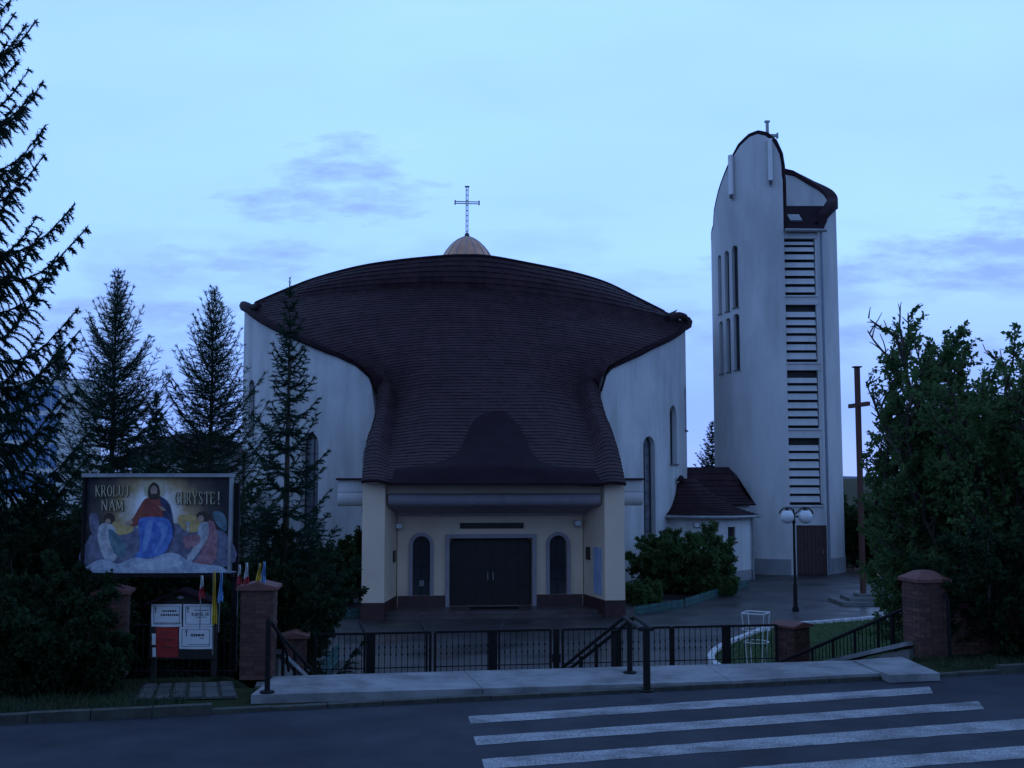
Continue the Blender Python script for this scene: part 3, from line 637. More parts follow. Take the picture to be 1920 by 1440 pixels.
# slot: back panel, spandrels, louvres
sx0, sx1 = PY(1471, 500, YF).x + .0, PY(1537.5, 450, YF).x
xL, xR = 14.48, 16.42; cxm = (xL + xR) / 2; hwx = (xR - xL) / 2
sp = MB().box((cxm, YF + .55, (G + ze) / 2), (hwx + .1, .1, (ze - G) / 2)).build('slot_back', m_door, tower)
groups = [[447, 455, 460.5, 474, 489, 504, 519.5, 535, 550.5], [571, 582, 597, 612, 627, 643, 659, 676], [694, 706, 720.5, 735.5, 752, 768, 783, 800], [821, 832.5, 847.5, 863, 880, 895.5, 912, 928, 944]]
zz = lambda y: PY(1505, y, YF).z
edges = [(ze - .05, zz(groups[0][0]))] + [(zz(groups[i][-1] + 3), zz(groups[i + 1][0])) for i in range(3)] + [(zz(groups[3][-1] + 3), G)]
dtopz = zz(985)
for i, (za, zb) in enumerate(edges):
    if i == 4:
        MB().box((cxm, YF + .12, (za + dtopz) / 2), (hwx, .12, (za - dtopz) / 2)).build('spandrel', m_tower, tower)
        for xa, xb in ((xL, 14.93), (16.60, 16.62)):
            if xb - xa > .1: MB().box(((xa + xb) / 2, YF + .12, (dtopz - .003 + G) / 2), ((xb - xa) / 2, .12, (dtopz - .003 - G) / 2)).build('spandrel', m_tower, tower)
    else: MB().box((cxm, YF + .12, (za + zb) / 2), (hwx, .12, (za - zb) / 2)).build('spandrel', m_tower, tower)
    if 0 < i: MB().box((cxm, YF - .02, za - .05), (hwx * .95, .06, .04)).build('ledge', m_tower, tower)
for g_ in groups:
    for a_, b_ in zip(g_[1:], g_[2:]) if g_ is not groups[0] else zip(g_[1:], g_[2:]):
        z1, z0 = zz(a_ + 3.2), zz(b_ - 2.6)
        if z1 - z0 < .1: z1, z0 = zz(a_ - 1.5), zz(b_ - 1.5)
        MB().prism([(xL + .02, YF + .18, z1 + .03), (xL + .02, YF + .04, z0), (xL + .02, YF + .0, z0), (xL + .02, YF + .13, z1 + .03)], Vector((2 * hwx - .22, 0, 0))).build('louvre_slat', m_tower, tower)
MB().box((xR - .08, YF + .14, (zz(447) + zz(944)) / 2), (.06, .1, (zz(447) - zz(944)) / 2)).build('slot_jamb', m_tower, tower)
td = MB().box(((14.93 + 16.55) / 2, YF + .15, (G + dtopz) / 2), ((16.55 - 14.93) / 2, .04, (dtopz - G) / 2 - .01)).build('door', mat('tower_door', (.05, .022, .022), (.075, .035, .033), scale=3, rough=.6), tower)
for k in range(8): MB().box((14.93 + (k + .5) * 1.62 / 8, YF + .1, (G + dtopz) / 2), (.09, .012, (dtopz - G) / 2 - .04)).build('plank', MATS['tower_door'], td)
MB().bar((16.35, YF + .06, -.7), (16.35, YF + .06, -.5), .03).build('handle', m_steel, td)
MB().tube([(16.58, YF - .16, ze - .1), (16.58, YF - .12, ze - .5), (16.62, YF - .05, G + .1)], .075, 8).build('downpipe', mat('zinc_blue', (.2, .23, .28), (.26, .29, .34), rough=.5, metal=.3), tower)
# grey base band
for t0, t1 in ((R(-185), THL), (THR + .12, R(172))):
    tt = np.linspace(t0, t1, 50); zb = PY(1440, 1048, 57.4).z
    MB().grid([[TP(t, G - .1, .04) for t in tt], [TP(t, zb, .04) for t in tt], [TP(t, zb, -.02) for t in tt]]).build('base_band', mat('grey_band', (.24, .24, .25), (.3, .3, .31), scale=2, rough=.9), tower, smooth=True)
# panel antennas on the tall shell
for (xa, ya), (xb, yb) in (((1371, 292), (1378, 366)), ((1442, 262), (1446.5, 340))):
    th = texact((xa + xb) / 2, (ya + yb) / 2)[0]; rad = Vector((math.sin(th) * TRY, -math.cos(th) * TRX, 0)).normalized(); tan = Vector((-rad.y, rad.x, 0))
    z1, z0 = texact((xa + xb) / 2, ya)[1], texact((xa + xb) / 2, yb)[1]; c = TP(th, (z1 + z0) / 2) + rad * .2
    an = MB().box(c, (.12, .07, (z1 - z0) / 2), (tan, rad, ZV)).build('antenna', m_white, tower)
    MB().tube([c - rad * .12 + ZV * ((z1 - z0) / 2 - .1), c - rad * .12 - ZV * ((z1 - z0) / 2 + .3)], .05, 8).build('mast', m_steel, an)
    MB().box(c - ZV * ((z1 - z0) / 2 + .12), (.07, .06, .1), (tan, rad, ZV)).build('connector_box', m_darkmetal, an)
# cross behind the arch top
YC = 58.6; p0 = PY(1437, 228, YC); p1 = PY(1439, 262, YC); q0 = PY(1420, 250, YC); q1 = PY(1458, 256, YC)
cr = MB(); bs = Vector((p1.x, p1.y, p1.z - 1.2)); cr.bar(bs, Vector((p1.x, p1.y, p0.z)), .15); zc = PY(1437, 254.5, YC).z
cr.bar((p1.x - .62, YC, zc), (p1.x + .55, YC, zc), .15); cr.box((p1.x, YC, p0.z), (.14, .1, .04))
for sg in (-.62, .55): cr.box((p1.x + sg, YC, zc), (.04, .1, .15))
cr.build('cross', m_steel, tower)

# ================================================================== ANNEX
annex = thing('annex', (9.6, 55, G), 'small white rounded annex with brown tented roof between church and tower', 'annex')
AC = Vector((9.75, 56.3, 0)); AR = 2.62
zEave = PY(1320, 972, 53.6).z
def AP(th, r, z): return AC + Vector((r * math.sin(th), -r * math.cos(th) * 1.0, z))
ths = np.linspace(R(-95), R(75), 40)
wl = MB(); r4 = [[AP(t, AR, G - .2) for t in ths], [AP(t, AR, zEave) for t in ths], [AP(t, AR - .3, zEave) for t in ths], [AP(t, AR - .3, G - .2) for t in ths]]
wl.grid(r4 + [r4[0]]); wl.add([r[0] for r in r4], [(0, 1, 2, 3)]); wl.add([r[-1] for r in r4], [(3, 2, 1, 0)])
wo = wl.build('wall', m_stucco, annex)
b = bmesh.new(); b.from_mesh(wo.data); bmesh.ops.remove_doubles(b, verts=b.verts, dist=.0005); bmesh.ops.recalc_face_normals(b, faces=b.faces); b.to_mesh(wo.data); b.free()
cutters = []; ai_ = []
for x0, x1, y0, y1 in ((1319, 1339, 990, 1014), (1365, 1379, 988, 1016)):
    pa, ta = ell(x0, (y0 + y1) / 2, (AC.x, AC.y), AR, AR); pb, tb = ell(x1, (y0 + y1) / 2, (AC.x, AC.y), AR, AR); th = (ta + tb) / 2
    rad = Vector((math.sin(th), -math.cos(th), 0)); tan = Vector((-rad.y, rad.x, 0)); w = (pa - pb).length; zt = ell(x0, y0, (AC.x, AC.y), AR, AR)[0].z; zb = ell(x0, y1, (AC.x, AC.y), AR, AR)[0].z
    c = AC + rad * AR; cutters.append(MB().box(c + ZV * (zt + zb) / 2, (w / 2, .6, (zt - zb) / 2), (tan, rad, ZV)).build('cutter', m_stucco)); ai_.append((c, rad, tan, w, zb, zt))
bpy.context.view_layer.update(); cut(wo, cutters); wo.data.shade_smooth(); wo.data.set_sharp_from_angle(angle=R(35))
for c, rad, tan, w, zb, zt in ai_:
    wd = MB().box(c - rad * .2 + ZV * (zt + zb) / 2, (w / 2 + .02, .015, (zt - zb) / 2), (tan, rad, ZV)).build('window', m_glass, annex)
    fb = MB(); 
    for s in (-1, 1): fb.bar(c - rad * .17 + tan * s * (w / 2 - .03) + ZV * zb, c - rad * .17 + tan * s * (w / 2 - .03) + ZV * zt, .06)
    fb.bar(c - rad * .17 + tan * -w / 2 + ZV * (zt - .03), c - rad * .17 + tan * w / 2 + ZV * (zt - .03), .06); fb.build('frame', m_rust, wd)
    MB().box(c + rad * .03 + ZV * (zb - .03), (w / 2 + .05, .1, .03), (tan, rad, ZV)).build('sill', m_rust, wd)
# front roof: concave tent from the curved eave to a sloping ridge
apx = PY(1277, 897, 55.4); rdg = PY(1372, 880, 58.0); rth = np.linspace(R(-100), R(78), 41); rr_ = []
for i in range(15):
    f = i / 14; row = []
    for k, t in enumerate(rth):
        e = AP(t, AR + .32, zEave + .1 + .02 * math.cos(t)); tp_ = apx + Vector((.02 * k, .01 * k, 0))
        p = tp_.lerp(e, f); sag = .42 * math.sin(math.pi * f) * (1 - .35 * f); row.append(np.array(p - ZV * sag))
    rr_.append(row)
ag = np.array(rr_); nn = normals(ag)
ar_ = MB().grid([[Vector(v) for v in r - n * .05] for r, n in zip(ag, nn)]).build('roof', m_roofdk, annex, smooth=True); courses(ag, nn, ar_, lip=.04)
MB().tube([AP(t, AR + .36, zEave + .06) for t in rth], .08, 8).build('gutter', m_steel, ar_)
MB().lathe(apx + ZV * -.15, [(.22, 0), (.2, .12), (.08, .28), (.01, .32)], 12).build('finial', m_roofdk, ar_)
MB().grid([[AP(t, AR + .3, zEave + .02) for t in rth], [AP(t, AR - .05, zEave - .02) for t in rth]]).build('soffit', m_door, ar_)
# rear hipped roof
zb2 = PY(1417, 946, 56.3).z; A_, B_ = PY(1288, 876, 59.0), PY(1371, 876, 59.0); E1 = PY(1417, 946, 56.0); E0 = Vector((7.2, 56.0, zb2)); E2 = Vector((E1.x + .1, 61.5, zb2)); E3 = Vector((7.2, 61.5, zb2))
rows = []
for i in range(9):
    f = i / 8; row = []
    for k in range(13):
        u = k / 12; p = A_.lerp(B_, u).lerp(E0.lerp(E1, u), f) - ZV * .3 * math.sin(math.pi * f); row.append(np.array(p))
    rows.append(row)
ag = np.array(rows); nn = normals(ag); hr = MB().grid([[Vector(v) for v in r - n * .05] for r, n in zip(ag, nn)]).build('rear_roof', m_roofdk, annex, smooth=True); courses(ag, nn, hr, lip=.04)
MB().add([B_, E1, E2, A_, E3, E0], [(0, 1, 2), (3, 0, 2, 4), (3, 4, 5)]).build('hip', m_roof2, hr)
MB().box(((E0.x + E1.x) / 2 + .1, 58.6, (G + zb2) / 2), ((E1.x - E0.x) / 2 - .35, 2.2, (zb2 - G) / 2 - .03)).build('rear_wall', m_stucco, annex)
p = PY(1306, 984, 53.75); wlp = MB().box(p, (.14, .1, .13)).build('wall_lamp', m_steel, annex); MB().box(p + Vector((0, -.11, 0)), (.11, .012, .1)).build('lens', m_globe, wlp)
MB().tube([AP(R(62), AR + .1, zEave), AP(R(62), AR + .1, G)], .06, 8).build('downpipe', m_steel, annex)
MB().grid([[AP(t, AR + .03, G - .1) for t in ths], [AP(t, AR + .03, G + .5) for t in ths], [AP(t, AR - .02, G + .5) for t in ths]]).build('base_band', MATS['grey_band'], annex)
#PART2
# ================================================================== BRICK PILLARS
BR = {}
def brick_mesh(L, Wd, H):
    k = (round(L, 3), round(Wd, 3))
    if k not in BR:
        b = bmesh.new(); bmesh.ops.create_cube(b, size=1)
        for v in b.verts: v.co = Vector((v.co.x * L, v.co.y * Wd, v.co.z * H))
        me = bpy.data.meshes.new('brick'); b.to_mesh(me); b.free(); me.materials.append(m_brick); BR[k] = me
    return BR[k]
def brick(parent, p, rz, L, Wd, H):
    o = bpy.data.objects.new('brick', brick_mesh(L, Wd, H)); COL.objects.link(o); o.parent = parent
    o.location = Vector(p) - root_loc(parent); o.rotation_euler = (0, 0, rz + random.uniform(-.008, .008)); return o
def brick_pillar(x, y, z0, w, H, rz, label, cap='ridge', over=.07):
    t = thing('brick_pillar', (x, y, z0), label, 'pillar', 'brick pillars')
    ax = Vector((math.cos(rz), math.sin(rz), 0)); ay = Vector((-ax.y, ax.x, 0)); c = Vector((x, y, 0))
    MB().box(c + ZV * (z0 + H / 2), (w / 2 - .018, w / 2 - .018, H / 2), (ax, ay, ZV)).build('core', m_mortar, t)
    ch = .077; n = int(H / ch); side = w - .115
    for i in range(n):
        z = z0 + .005 + i * ch + .033
        for q in range(4):
            an = rz + q * math.pi / 2; dx = Vector((math.cos(an), math.sin(an), 0)); dy = Vector((-dx.y, dx.x, 0))
            s = -w / 2 + (.115 if i % 2 else 0); end = s + side; first = .12 if (i + q) % 2 else .245
            while s < end - .02:
                L = min(first, end - s); 
                if end - s - L < .05: L = end - s
                brick(t, c + dx * (s + L / 2) - dy * (w / 2 - .0525 + random.uniform(-.003, .003)) + ZV * z, an, L - .011, .105, .066)
                s += L; first = .245
    zt = z0 + n * ch + .01; hw = w / 2 + over
    def cc(a, b, z): return c + ax * a + ay * b + ZV * z
    if cap == 'ridge':
        MB().add([cc(-hw, -hw, zt), cc(hw, -hw, zt), cc(hw, hw, zt), cc(-hw, hw, zt), cc(-hw, -hw, zt + .05), cc(hw, -hw, zt + .05), cc(hw, hw, zt + .05), cc(-hw, hw, zt + .05), cc(0, -hw, zt + .13), cc(0, hw, zt + .13)],
                 [(0, 3, 2, 1), (0, 1, 5, 8, 4), (2, 3, 7, 9, 6), (1, 2, 6, 5), (3, 0, 4, 7), (4, 8, 9, 7), (5, 6, 9, 8)]).build('cap', m_cap, t)
    else:
        MB().add([cc(-hw, -hw, zt), cc(hw, -hw, zt), cc(hw, hw, zt), cc(-hw, hw, zt), cc(-hw, -hw, zt + .06), cc(hw, -hw, zt + .06), cc(hw, hw, zt + .06), cc(-hw, hw, zt + .06), cc(-.12, -.12, zt + .2), cc(.12, -.12, zt + .2), cc(.12, .12, zt + .2), cc(-.12, .12, zt + .2)],
                 [(0, 3, 2, 1), (0, 1, 5, 4), (1, 2, 6, 5), (2, 3, 7, 6), (3, 0, 4, 7), (4, 5, 9, 8), (5, 6, 10, 9), (6, 7, 11, 10), (7, 4, 8, 11), (8, 9, 10, 11)]).build('cap', m_cap, t)
    return t
pB = PZ(476, 1272, -.02); zBt = PY(476, 1106, pB.y).z
brick_pillar(pB.x, pB.y + .28, -.05, .54, zBt + .05, R(5), 'tall brick pillar with little flags behind its pink cap, at the head of the steps')
brick_pillar(PY(213, 1100, 18.6).x, 18.6, -.05, .5, PY(213, 1108, 18.6).z + .05, R(12), 'brick pillar half hidden by leafy shrub, left of the notice board')
brick_pillar(PY(553, 1200, 24).x, 24.0, G, .5, PY(553, 1192, 24).z - G, R(8), 'low brick gatepost below the street, by the foot of the spruce')
brick_pillar(PY(1485, 1200, 25.7).x, 25.7, G, .58, PY(1485, 1172, 25.7).z - G, R(38), 'low brick gatepost beside the white wire plant stand', cap='ridge')
pE = PZ(1746, 1232, -.02)
brick_pillar(pE.x + .03, pE.y + .3, -.05, .60, PY(1746, 1092, pE.y).z + .05, R(10), 'stout brick pillar with rounded cap at the right end of the landing', cap='hip', over=.05)
bw_ = thing('brick_wall', (pE.x + 1.6, pE.y + .6, -.05), 'dark low brick wall running right from the stout pillar under the trees', 'wall')
ax = SX; MB().box(Vector((pE.x, pE.y + .42, 0)) + ax * 1.75 + ZV * .4, (1.35, .09, .45), (SX, SD, ZV)).build('core', m_mortar, bw_)
for i in range(11):
    for k in range(11):
        brick(bw_, Vector((pE.x, pE.y + .34, 0)) + ax * (.5 + k * .25 + (.12 if i % 2 else 0)) + ZV * (.0 + i * .077), SR, .236, .1, .066)
MB().box(Vector((pE.x, pE.y + .42, 0)) + ax * 1.75 + ZV * .87, (1.38, .16, .035), (SX, SD, ZV)).build('coping', m_cap, bw_)

# ================================================================== GATES
ZG0, ZGT = G + .08, PY(1000, 1181, 24.7).z
GA = PZ(590, 1190, ZGT); GB = PZ(1458, 1172, ZGT); GD = (GB - GA); GD.z = 0; GL = GD.length; GD.normalize(); GN = Vector((-GD.y, GD.x, 0))
def gpx(px): # distance along the gate line at image column px
    d = ray(px, 1181); k = d.x / d.y; return (k * GA.y - GA.x) / (GD.x - k * GD.y)
bal = None; orn = None
leaves_px = [(592, 695.5, 807), (816, 924, 1032), (1055, 1157, 1257), (1262, 1362, 1456)]
gl = ['leftmost, by the spruce and low brick gatepost', 'second from the left, in front of the church door', 'third from the left, crossed by the sloping double handrail', 'rightmost, in front of the white wire plant stand']
def gp(s, z): return Vector((GA.x, GA.y, 0)) + GD * s + ZV * z
for li, (x0, xm, x1) in enumerate(leaves_px):
    s0, sm, s1 = gpx(x0), gpx(xm), gpx(x1); c = gp((s0 + s1) / 2, G)
    t = thing('iron_gate', c, 'black iron gate leaf, ' + gl[li], 'gate', 'gate leaves at the foot of the steps')
    MB().bar(gp(s0, ZGT), gp(s1, ZGT), .05).build('top_rail', m_iron, t); MB().bar(gp(s0, ZG0 + .05), gp(s1, ZG0 + .05), .05).build('bottom_rail', m_iron, t)
    MB().bar(gp(s0, (ZG0 + ZGT) / 2 + .05), gp(s1, (ZG0 + ZGT) / 2 + .05), .02).build('middle_rail', m_iron, t)
    for s in (s0, s1): MB().bar(gp(s, ZG0 - .06), gp(s, ZGT), .055).build('stile', m_iron, t)
    MB().box(gp(sm, (G + ZGT) / 2) + GN * .02, (.10, .03, (ZGT - G) / 2), (GD, GN, ZV)).build('mid_post', m_iron, t)
    n = int((s1 - s0) / .125)
    for k in range(1, n):
        s = s0 + (s1 - s0) * k / n
        if abs(s - sm) < .1: continue
        if bal is None:
            mb_ = MB(); h = ZGT - ZG0 - .05; mb_.bar((0, 0, 0), (0, 0, h), .014)
            for f in (.30, .40, .70, .80): mb_.lathe((0, 0, h * f), [(.004, -.045), (.022, 0), (.004, .045)], 6)
            bal = mb_.build('baluster', m_iron, None); bal.parent = t; o = bal
        else: o = bal.copy(); COL.objects.link(o); o.parent = t
        o.location = gp(s, ZG0 + .05) - t.location
gp_post = thing('gate_post', gp(gpx(1043), G), 'black iron post between the two middle gate leaves', 'post')
MB().box(gp(gpx(1043), (G + ZGT) / 2), (.06, .06, (ZGT - G) / 2 + .02), (GD, GN, ZV)).build('shaft', m_iron, gp_post); MB().box(gp(gpx(1043), -.75), (.09, .05, .09), (GD, GN, ZV)).build('lock_box', m_iron, gp_post)
for px0, py0, px1, py1, Yd in ((675, 1167, 684, 1188, 27), (789, 1167, 800, 1188, 27), (946, 1167, 936, 1188, 27)):
    a_ = PY(px0, py0, Yd + 1); b_ = PY(px1, py1, Yd); e_ = b_ + (b_ - a_) * 1.0
    t = thing('bollard_rod', (b_.x, b_.y, G), 'short slanting black rod behind the gate, ' + {675: 'leftmost of three', 789: 'middle one of three', 946: 'right one, below the church door'}[px0], 'rod', 'slanting rods behind the gate')
    MB().bar(Vector((b_.x, b_.y, G)), b_, .05).build('post', m_iron, t); MB().bar(b_, a_, .05).build('arm', m_iron, t)

# ================================================================== HANDRAILS
def rail(t, pts, r=.026, nm='rail'): return MB().tube(pts, r, 8).build(nm, m_iron, t, smooth=True)
def post(t, p, z1, r=.035): MB().tube([p, Vector((p.x, p.y, z1))], r, 8).build('post', m_iron, t); MB().lathe((p.x, p.y, p.z), [(.11, 0), (.11, .025), (.05, .035)], 12).build('foot_plate', m_iron, t)
p1 = PZ(1213, 1297, ZL); zt = PY(1213, 1180, p1.y).z; p2 = PZ(1181, 1262, ZL); zr2 = PY(1181, 1157, p2.y).z; pe = PY(1048, 1264, 22.2)
t = thing('handrail', p1, 'black double handrail sloping down in the middle of the steps', 'handrail', 'handrails on the steps')
post(t, p1, zt, .055); post(t, p2, zr2, .045)
for o_ in (-.09, .09):
    v = SX * o_; rail(t, [Vector((p1.x, p1.y, zt)) + v, Vector((p2.x, p2.y, zr2)) + v, pe + v], .032)
MB().bar(Vector((p1.x, p1.y, zt)) - SX * .1, Vector((p1.x, p1.y, zt)) + SX * .1, .04).build('cross_piece', m_iron, t)
for f in (.2, .42, .64, .86):
    q = Vector((p2.x, p2.y, zr2)).lerp(pe, f); MB().tube([q, Vector((q.x, q.y, q.z - 1.05))], .035, 8).build('post', m_iron, t)
p1 = PZ(501, 1299, ZL); zt = PY(501, 1163, p1.y).z
t = thing('handrail', p1, 'black handrail beside the brick pillar with flags, descending to the low gatepost', 'handrail', 'handrails on the steps')
post(t, p1, zt, .042); q1, q2 = PY(523, 1188, 18.4), PY(584, 1256, 22)
rail(t, [Vector((p1.x, p1.y, zt)), PY(510, 1168, 17.3), q1, q2], .03); rail(t, [q1 + ZV * -.02, PY(537, 1222, 18.9), PY(541, 1258, 19.2)], .025)
for f in (.12, .45, .8): q = q1.lerp(q2, f); MB().tube([q, q - ZV * .95], .03, 8).build('post', m_iron, t)
pr1 = PZ(1781, 1232, 0); zt = PY(1781, 1114, pr1.y).z; q1, q2, q3 = PY(1772, 1112, pr1.y + .2), PY(1692, 1143, 21.3), PY(1523, 1216, 24.2)
t = thing('handrail', pr1, 'black handrail with thin bars rising to the stout brick pillar on the right', 'handrail', 'handrails on the steps')
rail(t, [pr1, Vector((pr1.x, pr1.y, zt - .12)), Vector((pr1.x - .04, pr1.y, zt - .03)), q1, q2, q3, PY(1400, 1268, 26.2)], .036); lo = ZV * -.66
rail(t, [q2 + lo, q3 + lo * .8], .025, 'lower_rail'); rail(t, [PY(1672, 1150, 21.6), PY(1674, 1215, 21.6), PY(1690, 1232, 21.5)], .035)
n = 24
for k in range(1, n):
    q = q2.lerp(q3, k / n); MB().bar(q, q + lo * (1 - .2 * k / n), .016 if k % 6 else .05).build('baluster', m_iron, t)
MB().bar(q3, q3 - ZV * 1.0, .05).build('post', m_iron, t)

# ================================================================== BILLBOARD
YB = 19.2
def bc(cx, cy, o=0): p = PY(150 + cx / 3.429, 870 + cy / 3.429, YB); p.y -= o; return p
tl, br_ = bc(45, 85), bc(955, 700)
bb = thing('billboard', (bc(500, 700).x, YB, 0), 'framed billboard with a robed figure between two kneeling angels and gold lettering', 'billboard')
m_print = bpy.data.materials.new('print_ground'); m_print.use_nodes = True
t_ = m_print.node_tree; n_ = t_.nodes; l_ = t_.links; bs_ = n_['Principled BSDF']; bs_.inputs['Roughness'].default_value = .6
go = n_.new('ShaderNodeNewGeometry'); mp = n_.new('ShaderNodeMapping'); l_.new(go.outputs['Position'], mp.inputs[0]); ce = bc(475, 300)
mp.inputs['Location'].default_value = (-ce.x * .78, 0, -ce.z * .78); mp.inputs['Scale'].default_value = (.78, 0, .78)
gr = n_.new('ShaderNodeTexGradient'); gr.gradient_type = 'SPHERICAL'; nz = n_.new('ShaderNodeTexNoise'); nz.inputs['Scale'].default_value = 5; nz.inputs['Detail'].default_value = 5
l_.new(go.outputs['Position'], nz.inputs['Vector']); ad = n_.new('ShaderNodeMath'); ad.operation = 'MULTIPLY_ADD'; l_.new(nz.outputs['Fac'], ad.inputs[0]); ad.inputs[1].default_value = .35
l_.new(mp.outputs[0], gr.inputs[0]); l_.new(gr.outputs['Fac'], ad.inputs[2]); rp = n_.new('ShaderNodeValToRGB'); l_.new(ad.outputs[0], rp.inputs[0])
for e, (p, c) in zip([rp.color_ramp.elements[0], rp.color_ramp.elements[1], rp.color_ramp.elements.new(.42), rp.color_ramp.elements.new(.62)], ((.22, (.012, .010, .016, 1)), (1.0, (.66, .58, .46, 1)), (.5, (.10, .075, .06, 1)), (.72, (.42, .30, .14, 1)))): e.position = p; e.color = c
l_.new(rp.outputs[0], bs_.inputs['Base Color'])
MB().box((tl + br_) / 2 + Vector((0, .03, 0)), ((br_.x - tl.x) / 2, .03, (tl.z - br_.z) / 2)).build('panel', m_print, bb)
for x in (tl.x - .02, br_.x + .02): MB().box((x, YB, (tl.z + br_.z) / 2), (.022, .07, (tl.z - br_.z) / 2 + .06)).build('frame', m_steel if x > tl.x else m_iron, bb)
MB().box(((tl.x + br_.x) / 2, YB, tl.z + .034), ((br_.x - tl.x) / 2 + .06, .10, .032)).build('frame', m_steel, bb)
MB().box(((tl.x + br_.x) / 2, YB, br_.z - .035), ((br_.x - tl.x) / 2 + .1, .07, .035)).build('frame', m_iron, bb)
for x in (tl.x + .1, br_.x + .09): MB().box((x, YB + .12, (tl.z - .1 - .1) / 2), (.05, .04, (tl.z) / 2)).build('post', m_iron, bb)
lay = [0]
def pm(n, c, c2=None): return mat('print_' + n, c, c2 or tuple(min(1, v * 1.5) for v in c), scale=9, rough=.6, detail=5, lo=.38, hi=.62)
def shape(nm, pts, m):
    lay[0] += 1; o_ = .002 + lay[0] * .0009
    MB().prism([bc(x, y, o_) for x, y in pts], (0, .002, 0)).build('print', m, bb)
def ellp(cx, cy, rx, ry, n=20): return [(cx + rx * math.cos(2 * math.pi * k / n), cy + ry * math.sin(2 * math.pi * k / n)) for k in range(n)]
def smoothp(P, n=5):
    P = [Vector((x, y, 0)) for x, y in P]; k = len(P); out = []
    for i in range(k):
        p0, p1_, p2_, p3 = P[i - 1], P[i], P[(i + 1) % k], P[(i + 2) % k]
        for j in range(n):
            f = j / n; v = .5 * ((2 * p1_) + (p2_ - p0) * f + (2 * p0 - 5 * p1_ + 4 * p2_ - p3) * f * f + (3 * p1_ - p0 - 3 * p2_ + p3) * f ** 3); out.append((v.x, v.y))
    return out
sk_, hair = pm('skin', (.34, .22, .16)), pm('hair', (.035, .02, .015)); pale = pm('pale', (.30, .31, .34), (.55, .56, .58)); blue = pm('blue', (.05, .12, .42), (.12, .24, .60)); dblue = pm('navy', (.02, .025, .07), (.05, .06, .14))
red, pink, gold, teal = pm('red', (.20, .035, .025), (.32, .07, .05)), pm('pink', (.25, .10, .12), (.42, .22, .24)), pm('gold', (.42, .29, .11)), pm('teal', (.06, .12, .16), (.14, .24, .28)); grey = pm('dusk', (.10, .10, .16), (.2, .2, .28))
shape('bank', smoothp([(55, 480), (140, 430), (330, 400), (420, 430), (600, 380), (720, 430), (930, 440), (940, 660), (60, 660)]), grey)
shape('glow', smoothp([(215, 370), (300, 400), (340, 395), (330, 440), (220, 455)]), gold); shape('glow', smoothp([(640, 330), (760, 340), (770, 420), (700, 440), (640, 390)]), gold)
shape('wing', smoothp([(60, 330), (105, 318), (125, 390), (110, 470), (70, 430)]), grey); shape('wing', smoothp([(852, 318), (900, 305), (940, 350), (940, 430), (890, 400)]), teal)
shape('robe', smoothp([(125, 400), (190, 378), (235, 440), (250, 560), (215, 625), (160, 610), (118, 500)]), pale); shape('robe', smoothp([(185, 420), (260, 470), (300, 560), (255, 600), (205, 540)]), teal)
shape('head', ellp(188, 350, 36, 36), hair); shape('face', ellp(182, 368, 18, 16), sk_)
shape('robe', smoothp([(815, 380), (868, 385), (885, 520), (850, 640), (700, 668), (780, 570)]), pink); shape('robe', smoothp([(770, 390), (822, 378), (826, 460), (770, 560), (705, 640), (690, 600), (745, 510)]), pale)
shape('robe', smoothp([(672, 470), (760, 455), (772, 505), (700, 545), (668, 520)]), pink); shape('head', ellp(792, 335, 42, 32), hair); shape('face', ellp(778, 352, 20, 22), sk_)
shape('cup', [(680, 372), (708, 372), (700, 400), (706, 430), (684, 430), (690, 400)], pale)
shape('glow', ellp(478, 165, 66, 64), pm('halo', (.45, .38, .22), (.58, .52, .36)))
shape('mantle', smoothp([(500, 205), (560, 235), (590, 300), (604, 440), (570, 480), (520, 360), (480, 260)]), dblue)
shape('robe', smoothp([(425, 222), (500, 215), (525, 260), (530, 345), (410, 348), (360, 400), (310, 378), (345, 345), (385, 275)]), red); shape('hand', smoothp([(292, 372), (335, 362), (340, 384), (305, 386)]), sk_)
shape('robe', smoothp([(400, 345), (555, 348), (600, 430), (580, 510), (540, 575), (440, 605), (352, 606), (385, 545), (382, 450), (378, 390)]), blue)
for pts in ([(430, 380), (470, 370), (450, 480), (420, 560), (405, 540)], [(500, 380), (560, 390), (560, 450), (500, 560), (480, 560), (530, 450)]): shape('fold', smoothp(pts), pm('lightblue', (.12, .24, .55), (.22, .36, .66)))
shape('head', smoothp([(445, 150), (475, 118), (508, 140), (516, 200), (500, 225), (455, 225), (440, 195)]), hair); shape('face', ellp(478, 170, 22, 32), sk_); shape('beard', ellp(478, 205, 17, 16), hair); shape('hand', smoothp([(505, 265), (540, 280), (556, 300), (530, 298)]), sk_)
shape('cloud', smoothp([(60, 650), (150, 612), (250, 640), (350, 602), (450, 608), (560, 572), (640, 580), (700, 625), (800, 645), (900, 655), (945, 680), (945, 697), (60, 697)]), pm('cloud', (.28, .33, .42), (.5, .56, .64)))
shape('cloud', smoothp([(350, 650), (480, 615), (600, 600), (660, 640), (560, 670), (420, 680)]), pm('cloud2', (.42, .47, .54), (.6, .64, .7)))
